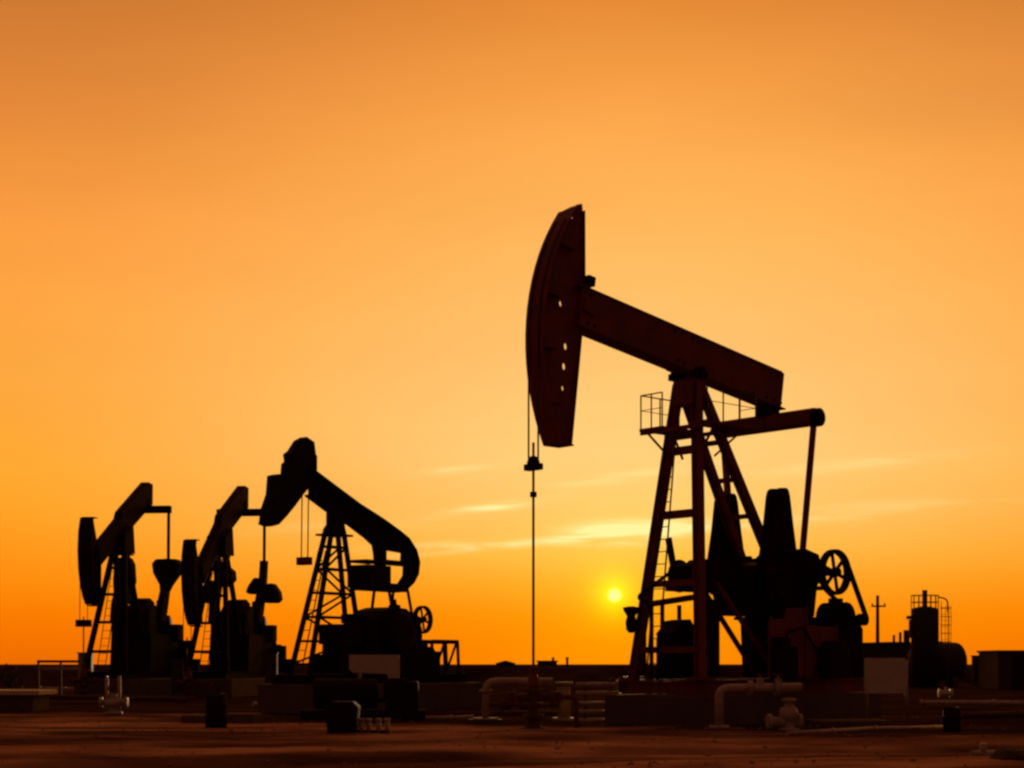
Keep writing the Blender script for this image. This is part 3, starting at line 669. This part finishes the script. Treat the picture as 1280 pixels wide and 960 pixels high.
# ------------------------------------------------------------------- signboards
def signboard(label, px, Y, w, h, z0, notch=False, posts=(0.5,)):
    S = thing('signboard', label, 'signboard', at(px, Y), -0.04, 'blank pale signboards')
    if notch: MB().prism([(-w/2, z0+h), (w/2, z0+h), (w/2, z0), (w/2-0.28, z0), (w/2-0.36, z0+0.16), (-w/2+0.1, z0+0.2), (-w/2, z0+0.3)], -0.02, 0.02).build('panel', PALE, S)
    else: MB().box((0, 0, z0+h/2), (w, 0.03, h)).build('panel', PALE, S, bevel=0.005)
    for k in posts: MB().tube([(k*w, 0.07, 0), (k*w, 0.07, z0+h-0.05)], 0.045, 10).build('post', GALV, S)
    return S
signboard('blank pale square signboard at the right end of the largest pumpjack', 1106, 40.5, 1.04, 0.90, 0.75, posts=(0.53, -0.42))
signboard('blank pale signboard low in front of the lattice tower pumpjack', 468, 45, 1.42, 0.70, 1.06, True, (0.3, -0.3))

# -------------------------------------------- plant on the right-hand horizon
S = thing('equipment_shed', 'long low dark shed just left of the upright tank', 'shed', at(1118, 112), 0.0)
MB().box((-0.1, 2, 1.45), (5.6, 4, 2.9)).build('wall', SHED, S)
MB().prism([(-3.0, 2.86), (2.8, 2.86), (2.8, 2.98), (-0.1, 3.06), (-3.0, 2.98)], -0.15, 4.15).build('roof', SHED, S)
MB().box((1.4, -0.02, 1.0), (1.0, 0.06, 2.0)).build('door', DARK, S)
for x, h, r in ((0.25, 0.55, 0.09), (0.70, 0.75, 0.10), (1.15, 0.9, 0.22)):
    MB().tube([(x, 1.2, 2.9), (x, 1.2, 3.0+h)], r, 10).build('vent_pipe', SHED, S)
T = thing('upright_tank', 'tall dark upright tank with a stack and a caged ladder', 'tank', at(1156, 105), 0.0)
MB().lathe([(0.9, 0), (0.9, 5.02), (0.80, 5.16), (0.3, 5.28)], n=32).build('shell', TANK, T)
MB().tube([(0.0, 0, 5.2), (0.0, 0, 6.35)], 0.17, 12).build('stack', RUST, T)
r = MB()
for k in range(14):
    a = 2*PI*k/14; r.tube([(0.88*math.cos(a), 0.88*math.sin(a), 5.02), (0.88*math.cos(a), 0.88*math.sin(a), 6.0)], 0.025, 6)
for z in (5.55, 6.0): r.ring((0, 0, z), 0.88, 0.025, 'Z', 28, 6)
r.build('railing', RUST, T)
l = ladder((1.28, -0.1, 0.2), (1.28, -0.1, 5.6), 0.45, (1, 0, 0), T, RUST, 0.4)
c = MB()
for z in [2.4 + 0.55*k for k in range(6)]: c.ring((1.28, -0.35, z), 0.34, 0.02, 'Z', 16, 6)
for a in (-1.9, -1.2, -0.4, -2.7): c.tube([(1.28 + .34*math.cos(a), -0.35 + .34*math.sin(a), 2.3), (1.28 + .34*math.cos(a), -0.35 + .34*math.sin(a), 5.3)], 0.018, 6)
c.bend([(0.9, 0, 5.9), (1.5, 0, 5.75), (1.5, 0, 4.9)], 0.05, 0.3, 8)
c.build('ladder_cage', RUST, l)
MB().box((-1.0, -0.1, 4.55), (0.36, 0.5, 0.22)).box((-0.96, -0.2, 3.8), (0.22, 0.3, 1.2)).build('level_gauge', RUST, T)
T = thing('horizontal_tank', 'round-ended dark horizontal tank right of the upright tank', 'tank', at(1180, 107), 0.0)
rr = 1.30
prof = [(0.05, -2.4), (0.8, -2.25), (1.15, -2.0), (rr, -1.6), (rr, 0.75)] + [(rr*math.cos(t), 0.75 + 0.72*math.sin(t)) for t in [k*PI/2/6 for k in range(1, 6)]] + [(0.03, 1.47)]
MB().lathe(prof, (0, 0, 1.65), 'X', 28).build('shell', TANK, T)
for x in (-1.3, 0.5): MB().box((x, 0, 0.3), (0.35, 2.0, 0.62)).build('saddle', CONC, T)
MB().lathe([(0.2, 2.9), (0.28, 2.92), (0.28, 3.0), (0.05, 3.02)], (-0.3, 0, 0), 'Z', 16).build('manhole', TANK, T)
S = thing('control_cabinet', 'small dark cabinet between the round-ended tank and the block building', 'cabinet', at(1222, 108), 0.0, 'dark control cabinets')
MB().box((0, 0, 1.12), (0.66, 0.6, 1.8)).build('housing', SHED, S, bevel=0.02); MB().box((0, 0, 2.05), (0.76, 0.7, 0.07)).build('roof', SHED, S); MB().box((0, 0, 0.12), (0.8, 0.7, 0.24)).build('plinth', CONC, S); MB().box((0.0, -0.315, 1.1), (0.56, 0.03, 1.5)).build('door', SHED, S)
S = thing('block_building', 'flat-roofed dark block building cut by the right edge of the photo', 'building', at(1290, 95), 0.0)
MB().box((0.1, 2, 1.1), (4.2, 4.0, 2.2)).build('wall', SHED, S); MB().box((0.1, 2, 2.26), (4.4, 4.2, 0.12)).build('roof', SHED, S)
MB().box((-0.7, -0.03, 1.0), (0.9, 0.06, 1.95)).build('door', DARK, S)
w = MB().box((1.0, -0.03, 1.35), (0.9, 0.06, 0.7)).build('window', DARK, S)
MB().box((1.0, -0.05, 0.97), (1.0, 0.12, 0.06)).build('sill', CONC, w)
U_ = thing('utility_pole', 'thin wooden utility pole with one crossarm above the shed', 'utility pole', at(1097, 140), 0.0)
MB().tube([(0, 0, 0), (0, 0, 7.5)], [0.20, 0.13], 10).build('pole', WOOD, U_)
MB().box((0.05, -0.16, 6.55), (1.25, 0.1, 0.14)).build('crossarm', WOOD, U_)
for x in (-0.5, 0.58): MB().lathe([(0.03, 6.62), (0.07, 6.66), (0.07, 6.78), (0.03, 6.82)], (x, -0.16, 0), 'Z', 10).build('insulator', PALE, U_)

# -------------------------------------------------------- things on the left
def cabinet(label, px, Y, w, h, m=SHED):
    S = thing('control_cabinet', label, 'cabinet', at(px, Y), 0.05, 'dark control cabinets')
    MB().box((0, 0, h/2 + 0.1), (w, w*0.7, h - 0.2)).build('housing', m, S, bevel=0.02)
    MB().box((0, 0, h + 0.03), (w*1.12, w*0.8, 0.06)).build('roof', m, S)
    MB().box((0, 0, 0.1), (w*1.05, w*0.75, 0.22)).build('plinth', CONC, S)
    MB().box((0, -w*0.36, h/2 + 0.1), (w*0.85, 0.03, h*0.7)).build('door', m, S)
    return S
cabinet('olive cabinet at the end of the guard rail below the leftmost pumpjack', 107, 74, 0.62, 1.98, YELL)
cabinet('dark cabinet right of the second far pumpjack', 339, 66, 0.5, 1.92)
cabinet('squat dark cabinet between the two far pumpjacks', 222, 70, 0.5, 1.7)
G = thing('guard_rail', 'low double rail barrier at the far left below the first pumpjack', 'barrier', at(76, 75), 0.0)
for x in (-1.05, 0.0, 1.05): MB().box((x, 0, 0.82), (0.09, 0.09, 1.64)).build('post', RUST, G)
for z in (1.62, 1.30): MB().box((0, -0.06, z), (2.2, 0.05, 0.12)).build('rail', RUST if z > 1.5 else GALV, G)
X = thing('valve_stand', 'small pale valve stand with two upright pipes, before the leftmost pumpjack', 'valve', at(142, 47.5), 0.0)
for x in (-0.2, 0.17): MB().tube([(x, 0, 0.1), (x, 0, 1.15)], 0.05, 10).build('riser', GALV, X)
MB().lathe([(0.26, 0), (0.26, 0.08), (0.16, 0.1), (0.16, 0.24), (0.27, 0.28), (0.27, 0.42), (0.12, 0.46), (0.1, 0.62)], n=18).build('spool', GALV, X)
MB().lathe([(0.1, -0.42), (0.16, -0.41), (0.16, -0.34), (0.1, -0.33), (0.1, 0.33), (0.16, 0.34), (0.16, 0.41), (0.1, 0.42)], (0, 0, 0.36), 'X', 14).build('tee', GALV, X)
MB().ring((0, -0.1, 0.78), 0.13, 0.018, 'Y', 18, 6).build('hand_wheel', RED, X)
S = thing('concrete_tank_cover', 'low flat concrete cover with a pale top edge at the left edge of the photo', 'cover', at(8, 51), 0.03)
MB().box((0, 0, 0.26), (2.2, 2.0, 0.52)).build('wall', CONC, S, bevel=0.03); MB().box((0.1, -0.05, 0.60), (2.5, 2.3, 0.15)).build('slab', PALE, S, bevel=0.02)
def drum(label, px, Y, r, h, m=DARK):
    D = thing('steel_drum', label, 'drum', at(px, Y), 0.0, 'dark steel drums')
    MB().lathe([(r*0.95, 0), (r, 0.02), (r, h*0.32), (r*1.04, h*0.335), (r, h*0.35), (r, h*0.65), (r*1.04, h*0.665), (r, h*0.68), (r, h-0.01), (r*0.97, h), (r*0.93, h-0.015)], n=28).build('barrel', m, D)
    MB().lathe([(0.04, h-0.015), (0.04, h+0.015)], (r*0.6, 0, 0), 'Z', 10).build('bung', ROD, D)
drum('dark upright drum standing before the second far pumpjack', 270, 37.5, 0.25, 0.80)
drum('dark upright drum standing on the dirt near the right edge', 1190, 34.5, 0.19, 0.56)
def slab(label, px, Y, sx, sy, h, rz=0.0):
    tag(MB().box((0, 0, h/2 - 0.05), (sx, sy, h + 0.1)).build('concrete_pad', CONC, None, at(px, Y), rz, bevel=0.04), label, 'pad', 'concrete pads on the dirt')
slab('broken concrete pad left of the dark drum', 244, 40.5, 0.62, 0.9, 0.22, 0.1)
slab('concrete pad right of the dark drum', 303, 41, 0.85, 0.9, 0.24, -0.1)
slab('low concrete pad under the pale pipe valves right of the largest pumpjack', 1060, 38.5, 1.8, 1.2, 0.16, 0.05)

# dark valve pit with four pale stubs in front of the lattice pumpjack
X = thing('valve_box', 'dark valve box with four pale pipe stubs, before the lattice pumpjack', 'valve box', at(428, 33.5), 0.0)
MB().prism([(-0.28, 0), (-0.34, 0.62), (-0.20, 0.72), (0.24, 0.72), (0.36, 0.60), (0.30, 0)], -0.3, 0.3).build('housing', DARK, X, bevel=0.02)
MB().tube([(0.3, 0, 0.07), (1.0, 0, 0.07)], 0.05, 10).build('header_pipe', DARK, X)
for x in (0.40, 0.55, 0.76, 0.94): MB().tube([(x, 0, 0.05), (x, 0, 0.33)], 0.05, 10).lathe([(0.07, 0.31), (0.07, 0.36)], (x, 0, 0), 'Z', 12).build('pipe_stub', GALV, X)
# dark equipment skid in front of the lattice pumpjack base
X = thing('equipment_skid', 'dark equipment skid with pumps crowding the foot of the lattice pumpjack', 'equipment', at(455, 44.2), 0.05)
MB().box((0, 0, 0.12), (3.4, 1.4, 0.24)).build('frame', DARK, X, bevel=0.02)
MB().lathe([(0.1, -0.9), (0.42, -0.85), (0.42, 0.85), (0.1, 0.9)], (-0.5, 0, 0.68), 'X', 20).build('vessel', DARK, X)
MB().box((1.05, 0, 0.62), (0.9, 0.9, 0.8)).build('pump_housing', DARK, X, bevel=0.04)
MB().bend([(0.3, -0.3, 0.5), (0.62, -0.3, 0.5), (0.62, -0.3, 1.05), (1.2, -0.3, 1.05)], 0.07, 0.15).build('pipe', DARK, X)
# skid behind the post of the large pumpjack, seen between its legs
X = thing('separator_skid', 'dark piping skid seen through the legs of the largest pumpjack', 'equipment', at(845, 49), 0.0)
MB().box((0, 0, 0.5), (3.6, 1.6, 1.0)).build('frame', DARK, X, bevel=0.02)
for x in (-0.75, -0.42, 0.1): MB().tube([(x, 0, 1.0), (x, 0, 3.3)], 0.07, 10).build('riser', RUST, X)
MB().bend([(-1.0, 0, 1.0), (-1.0, 0, 3.3), (0.9, 0, 3.6)], 0.10, 0.3).build('pipe', RUST, X)
MB().lathe([(0.05, -0.55), (0.3, -0.45), (0.34, -0.3), (0.34, 0.3), (0.3, 0.45), (0.05, 0.55)], (0.35, 0, 1.75), 'X', 18).build('vessel', DARK, X)

# ------------------------------------------------------ pipes lying on the dirt
def ground_pipe(label, p, q, r, m=GALV):
    p, q = Vector(p), Vector(q); c = (p + q)/2
    mb = MB(); n = max(3, int((q-p).length/1.5)); pts = []
    for i in range(n + 1):
        o = p.lerp(q, i/n); pts.append(Vector((o.x, o.y + 0.05*math.sin(i*1.7), max(ground_h(o.x, o.y), -0.1) + r*0.9)) - c)
    mb.tube(pts, r, 10)
    for t in (0.33, 0.7):
        o = pts[int(t*n)]; d = (q - p).normalized()*0.06; mb.tube([o - d, o + d], r*1.35, 10)
    return tag(mb.build('ground_pipe', m, None, c), label, 'pipe', 'pipes lying on the dirt')
ground_pipe('long pale pipe on the dirt right of the pale square signboard', at(1152, 57), at(1290, 56), 0.09)
ground_pipe('rusty pipe on the dirt running past the far side of the right drum', at(1200, 44), at(1310, 45), 0.09, RUST)
ground_pipe('pale pipe running from the squat valve past the right-hand drum', at(985, 32.2), at(1185, 37.5), 0.05)
ground_pipe('thin pale pipe on the dirt behind the lattice tower valve box', at(505, 44.5), at(592, 45), 0.06)
ground_pipe('thin pale pipe on the dirt right of the upright drum', at(318, 59), at(358, 60), 0.07)
ground_pipe('thin far pale pipe beneath the guard rail', at(50, 92), at(97, 92), 0.09)
ground_pipe('rusty pipe on the dirt beyond the concrete tank cover', at(30, 69), at(235, 62), 0.10, RUST)
X = thing('pipe_fitting', 'short pale pipe fitting standing beyond the long pale pipe', 'fitting', at(1182, 70), 0.0)
MB().lathe([(0.12, -0.3), (0.2, -0.29), (0.2, -0.2), (0.12, -0.19), (0.12, 0.19), (0.2, 0.2), (0.2, 0.29), (0.12, 0.3)], (0, 0, 0.22), 'X', 14).build('body', PALE, X)
MB().tube([(0, 0, 0.2), (0, 0, 0.5)], 0.06, 8).build('stem', PALE, X)
X = thing('pipe_tee', 'grey pipe tee lying beside the dark rock at the bottom right corner', 'fitting', at(1228, 25.5), 0.3)
MB().tube([(-0.22, 0, 0.07), (0.22, 0, 0.07)], 0.06, 10).build('run', GALV, X); MB().tube([(0, 0, 0.05), (0, -0.03, 0.24)], 0.055, 10).build('branch', GALV, X)
# rock bottom right
def rock(label, loc, s, seed):
    bm = bmesh.new(); bmesh.ops.create_icosphere(bm, subdivisions=4, radius=1)
    for v in bm.verts:
        n = noise.fractal(v.co*1.3 + Vector((seed, 0, 0)), 1, 2, 5)
        v.co *= 1 + 0.28*n; v.co = Vector((v.co.x*s[0], v.co.y*s[1], v.co.z*s[2]))
    me = bpy.data.meshes.new('rock'); bm.to_mesh(me); bm.free()
    o = bpy.data.objects.new('rock', me); COL.objects.link(o); me.materials.append(RUST_DIRT); o.location = loc
    tag(o, label, 'rock', 'rocks on the dirt')
RUST_DIRT = mat('dark_rock', (0.08, 0.055, 0.04), 0.95, 0, (0.05, 0.03, 0.02), 3, 0.3, 0.5)
rock('dark mound-like rock in the bottom right corner', at(1268, 23.6, 0.0), (0.42, 0.4, 0.28), 2)
rock('low dark lump standing in for a dark hollow below the big wellhead in the foreground', at(640, 28.5, -0.02), (0.62, 0.35, 0.10), 9)  # added lump, stands in for a dark hollow in the dirt
# loose gravel and clods strewn over the near dirt
bm = bmesh.new()
rg = random.Random(3)
for k in range(1800):
    yy = 21 + 26*rg.random()**1.3; xx = rg.uniform(-0.36, 0.36)*yy; r = 0.010 + 0.032*rg.random()**4
    zc = ground_h(xx, yy) - 0.02 + r*0.25
    vs = []
    for a, b, c in ((1, 0, 0), (-1, 0, 0), (0, 1, 0), (0, -1, 0), (0, 0, 1), (0, 0, -1)):
        q = r*rg.uniform(0.6, 1.3); vs.append(bm.verts.new((xx + a*q*1.3, yy + b*q*1.3, zc + c*q*0.8)))
    for t in ((0, 2, 4), (2, 1, 4), (1, 3, 4), (3, 0, 4), (2, 0, 5), (1, 2, 5), (3, 1, 5), (0, 3, 5)):
        bm.faces.new([vs[n] for n in t])
gme = bpy.data.meshes.new('gravel'); bm.to_mesh(gme); bm.free()
gob = bpy.data.objects.new('gravel', gme); COL.objects.link(gob); gme.materials.append(mat('dusty_stone', (0.36, 0.19, 0.11), 0.95, 0, (0.24, 0.125, 0.07), 5, 0.3))
tag(gob, 'loose gravel and clods strewn over the bare brown dirt', 'gravel', None, 'stuff')
# small marks on the horizon
X = thing('distant_pump', 'tiny distant oil pump unit on the horizon right of the big wellhead', 'pump', at(684, 190), 0.0)
MB().box((0, 0, 0.9), (2.3, 1.5, 1.8)).build('housing', SHED, X); MB().box((0, 0, 1.85), (2.6, 1.7, 0.12)).build('roof', SHED, X); MB().tube([(0.7, 0, 1.8), (0.7, 0, 2.3)], 0.15, 8).build('vent_pipe', SHED, X)
X = thing('marker_post', 'tiny marker post on the horizon right of the big wellhead', 'post', at(709, 190), 0.0)
MB().box((0, 0, 1.1), (0.28, 0.28, 2.2)).build('shaft', SHED, X); MB().box((0, 0, 2.25), (0.4, 0.4, 0.12)).build('cap', SHED, X)
S = thing('distant_shed', 'tiny low shed on the horizon left of the big wellhead', 'shed', at(632, 200), 0.0)
MB().box((0, 0, 0.8), (2.4, 2, 1.6)).build('wall', SHED, S); MB().prism([(-1.35, 1.58), (1.35, 1.58), (0, 1.95)], -1.1, 1.1).build('roof', SHED, S)
# scrub on the far left
for i, (px, Y, s) in enumerate(((12, 95, 0.9), (28, 130, 0.7))):
    B = thing('scrub_bush', ('ragged scrub bush low on the horizon at the left edge', 'smaller scrub bush right of the ragged one at the left edge')[i], 'bush', at(px, Y), 0.0, 'scrub bushes at the left edge')
    m = MB()
    for k in range(260):
        a = random.uniform(0, 2*PI); rr = random.random()**0.5*s; z = random.uniform(0.15, 1.5)*s*(1.25 - rr/s*0.6)
        p = Vector((rr*math.cos(a), rr*math.sin(a)*0.7, z)); d = Vector((random.uniform(-1, 1), random.uniform(-1, 1), random.uniform(-.3, 1))).normalized()*0.14
        e = d.cross(Vector((random.uniform(-1, 1), random.uniform(-1, 1), random.uniform(-1, 1)))).normalized()*0.04
        m._grid([[p - e, p + e], [p + d - e, p + d + e]], False, False, False)
    m.build('foliage', LEAF, B)
    t = MB()
    for k in range(7):
        a = k*0.9; t.tube([(0, 0, 0), (0.3*s*math.cos(a), 0.3*s*math.sin(a), 0.6*s), (0.6*s*math.cos(a), 0.5*s*math.sin(a), 1.1*s)], [0.04, 0.025, 0.01], 6)
    t.build('stem', WOOD, B)

# -------------------------------------------------------------- sky and light
SUN_AZ, SUN_EL = math.atan2(768 - 640, FOC), math.atan2((830 - 744), math.hypot(FOC, 128))
sd = Vector((math.sin(SUN_AZ)*math.cos(SUN_EL), math.cos(SUN_AZ)*math.cos(SUN_EL), math.sin(SUN_EL)))
W = bpy.data.worlds.new('World'); scene.world = W; W.use_nodes = True
nt = W.node_tree; N = nt.nodes; L = nt.links; N.clear()
def node(t, **k):
    n = N.new(t)
    for a, b in k.items(): setattr(n, a, b)
    return n
def mth(op, a, b=None, c=None, clamp=False):
    n = node('ShaderNodeMath', operation=op, use_clamp=clamp)
    for i, x in enumerate((a, b, c)):
        if x is None: continue
        if isinstance(x, (int, float)): n.inputs[i].default_value = x
        else: L.new(x, n.inputs[i])
    return n.outputs[0]
tc = node('ShaderNodeTexCoord'); sep = node('ShaderNodeSeparateXYZ'); L.new(tc.outputs['Generated'], sep.inputs[0])
x, y, z = sep.outputs
elev = mth('ARCSINE', z); az = mth('ARCTAN2', x, y)          # radians; az 0 straight ahead
def lin(c): return tuple(((k/255)/12.92 if k/255 <= .04045 else ((k/255+.055)/1.055)**2.4) for k in c)
def ramp(stops, fac):
    r = node('ShaderNodeValToRGB'); e = r.color_ramp.elements
    while len(e) < len(stops): e.new(0.5)
    for el, (p, c) in zip(e, stops): el.position = p; el.color = (*c, 1)
    L.new(fac, r.inputs['Fac']); return r.outputs['Color']
def pe(py): return math.atan2(830 - py, FOC)/(PI/2)            # picture row -> elevation as a share of 90 degrees
ef = mth('DIVIDE', elev, PI/2, clamp=True)
SKY_C = [(0.0, (255, 136, 0)), (pe(800), (255, 139, 0)), (pe(765), (255, 148, 8)), (pe(730), (255, 166, 36)), (pe(695), (255, 184, 68)), (pe(640), (255, 198, 104)), (pe(570), (254, 203, 122)),
         (pe(480), (255, 198, 116)), (pe(360), (255, 188, 99)), (pe(240), (255, 177, 84)), (pe(120), (246, 159, 69)), (pe(0), (228, 136, 50)), (0.42, (188, 106, 52)), (1.0, (104, 62, 44))]
SKY_E = [(0.0, (234, 108, 0)), (pe(800), (247, 116, 0)), (pe(770), (253, 126, 0)), (pe(720), (255, 142, 14)), (pe(660), (255, 158, 32)), (pe(600), (255, 166, 44)), (pe(480), (254, 168, 62)), (pe(380), (254, 163, 64)), (pe(290), (247, 153, 61)), (pe(150), (226, 134, 53)), (pe(0), (199, 115, 45)), (0.42, (170, 94, 48)), (1.0, (104, 62, 44))]
SKY_B = [(0.0, (88, 46, 28)), (0.08, (84, 45, 29)), (0.3, (72, 40, 29)), (1.0, (104, 62, 44))]
cC = ramp([(p, lin(c)) for p, c in SKY_C], ef); cE = ramp([(p, lin(c)) for p, c in SKY_E], ef); cB = ramp([(p, lin(c)) for p, c in SKY_B], ef)
# how far round from the sunset
azd = mth('ABSOLUTE', mth('SUBTRACT', az, 0.085))
side = node('ShaderNodeMapRange', interpolation_type='SMOOTHSTEP'); side.inputs['From Min'].default_value = -0.01; side.inputs['From Max'].default_value = 0.42; L.new(azd, side.inputs['Value'])
back = node('ShaderNodeMapRange', interpolation_type='SMOOTHSTEP'); back.inputs['From Min'].default_value = 0.42; back.inputs['From Max'].default_value = 1.0; L.new(azd, back.inputs['Value'])
def mix(f, a, b, mode='MIX'):
    m = node('ShaderNodeMix', data_type='RGBA', blend_type=mode)
    if isinstance(f, (int, float)): m.inputs[0].default_value = f
    else: L.new(f, m.inputs[0])
    for i, v in ((6, a), (7, b)):
        if isinstance(v, tuple): m.inputs[i].default_value = (*v, 1)
        else: L.new(v, m.inputs[i])
    return m.outputs[2]
col = mix(back.outputs[0], mix(side.outputs[0], cC, cE), cB)
# uneven thin haze of high cloud
mp = node('ShaderNodeMapping'); mp.inputs['Scale'].default_value = (3.0, 3.0, 14.0); L.new(tc.outputs['Generated'], mp.inputs['Vector'])
nz = node('ShaderNodeTexNoise'); nz.inputs['Scale'].default_value = 1.3; nz.inputs['Detail'].default_value = 5; L.new(mp.outputs[0], nz.inputs['Vector'])
col = mix(1.0, col, ramp([(0.3, (0.96, 0.96, 0.96)), (0.7, (1.03, 1.03, 1.03))], nz.outputs['Fac']), 'MULTIPLY')
# cirrus streaks, each a soft band on the dome with feathered noise
mp2 = node('ShaderNodeMapping'); mp2.inputs['Scale'].default_value = (16, 16, 150); mp2.inputs['Rotation'].default_value = (0, math.radians(4), 0)
L.new(tc.outputs['Generated'], mp2.inputs['Vector'])
n2 = node('ShaderNodeTexNoise'); n2.inputs['Scale'].default_value = 1.0; n2.inputs['Detail'].default_value = 6; n2.inputs['Distortion'].default_value = 0.4; L.new(mp2.outputs[0], n2.inputs['Vector'])
feather = node('ShaderNodeMapRange', interpolation_type='SMOOTHSTEP'); feather.inputs['From Min'].default_value = 0.36; feather.inputs['From Max'].default_value = 0.66; L.new(n2.outputs['Fac'], feather.inputs['Value'])
def streak(px, py, lx, ly, slope, amp):
    a0, e0 = math.atan2(px - 640, FOC), math.atan2(830 - py, FOC)
    da = mth('SUBTRACT', az, a0); de = mth('SUBTRACT', mth('SUBTRACT', elev, e0), mth('MULTIPLY', da, slope))
    q = mth('ADD', mth('POWER', mth('ABSOLUTE', mth('DIVIDE', da, lx/FOC)), 2.0), mth('POWER', mth('ABSOLUTE', mth('DIVIDE', de, ly/FOC)), 2.0))
    return mth('MULTIPLY', mth('EXPONENT', mth('MULTIPLY', q, -1.0)), amp)
S = None
for a in ((785, 665, 60, 12, 0.06, 2.8), (700, 675, 150, 5, 0.10, 1.0), (615, 634, 62, 5, 0.14, 1.1), (560, 589, 45, 4.5, 0.10, 0.6), (800, 594, 90, 6, 0.12, 0.5), (1060, 586, 100, 7, 0.07, 0.34), (1100, 640, 150, 9, 0.03, 0.26), (560, 682, 90, 5, 0.05, 0.45), (940, 655, 120, 7, 0.06, 0.5), (420, 660, 130, 8, 0.05, 0.15)):
    s = streak(*a); S = s if S is None else mth('ADD', S, s)
S = mth('MULTIPLY', S, mth('MULTIPLY_ADD', feather.outputs[0], 1.0, 0.10), clamp=True)
col = mix(S, col, (1.0, 0.84, 0.34))
# the sun and its glow
vd = node('ShaderNodeVectorMath', operation='DOT_PRODUCT'); L.new(tc.outputs['Generated'], vd.inputs[0]); vd.inputs[1].default_value = sd
ang = mth('ARCCOSINE', mth('MINIMUM', vd.outputs['Value'], 1.0))
def glow(deg, p=1.0): return mth('EXPONENT', mth('MULTIPLY', mth('POWER', mth('DIVIDE', ang, math.radians(deg)), p), -1.0))
def add(c, f, rgb):
    v = node('ShaderNodeVectorMath', operation='SCALE'); v.inputs[0].default_value = rgb; L.new(f, v.inputs['Scale']); return mix(1.0, c, v.outputs[0], 'ADD')
col = add(col, glow(2.2, 1.2), (0.10, 0.15, 0.0))
col = add(col, glow(0.62, 1.5), (0.2, 0.55, 0.0))
disc_f = node('ShaderNodeMapRange', interpolation_type='SMOOTHSTEP'); disc_f.inputs['From Min'].default_value = math.radians(0.30); disc_f.inputs['From Max'].default_value = math.radians(0.10); L.new(ang, disc_f.inputs['Value'])
col = add(col, disc_f.outputs[0], (1.0, 0.6, 0.32))
bg = node('ShaderNodeBackground'); L.new(col, bg.inputs['Color']); bg.inputs['Strength'].default_value = 1.0
sk = node('ShaderNodeTexSky'); sk.sky_type = 'NISHITA'; sk.sun_disc = False; sk.sun_elevation = SUN_EL; sk.sun_rotation = SUN_AZ; sk.dust_density = 5
bg2 = node('ShaderNodeBackground'); L.new(sk.outputs[0], bg2.inputs['Color']); bg2.inputs['Strength'].default_value = 0.003
ad = node('ShaderNodeAddShader'); L.new(bg.outputs[0], ad.inputs[0]); L.new(bg2.outputs[0], ad.inputs[1])
out = node('ShaderNodeOutputWorld'); L.new(ad.outputs[0], out.inputs['Surface'])
sl = bpy.data.lights.new('sun_lamp', 'SUN'); sl.energy = 1.1; sl.angle = math.radians(0.5); sl.color = (1.0, 0.62, 0.28)
so = bpy.data.objects.new('sun_lamp', sl); COL.objects.link(so); so.rotation_euler = sd.to_track_quat('Z', 'Y').to_euler(); so.location = (0, 0, 30)

# ---------------------------------------------------------------------- camera
cd = bpy.data.cameras.new('camera'); cam = bpy.data.objects.new('camera', cd); COL.objects.link(cam)
cam.location = (0, 0, EYE); cam.rotation_euler = (PI/2, 0, 0)
cd.sensor_width = 36; cd.lens = 36*FOC/1280; cd.shift_y = (830 - 480)/1280; cd.clip_start = 0.1; cd.clip_end = 20000
scene.camera = cam
scene.render.engine = 'CYCLES'
scene.cycles.use_denoising = True
scene.cycles.filter_width = 2.6
scene.view_settings.view_transform = 'Standard'; scene.view_settings.look = 'None'
scene.view_settings.exposure = 0; scene.view_settings.gamma = 1
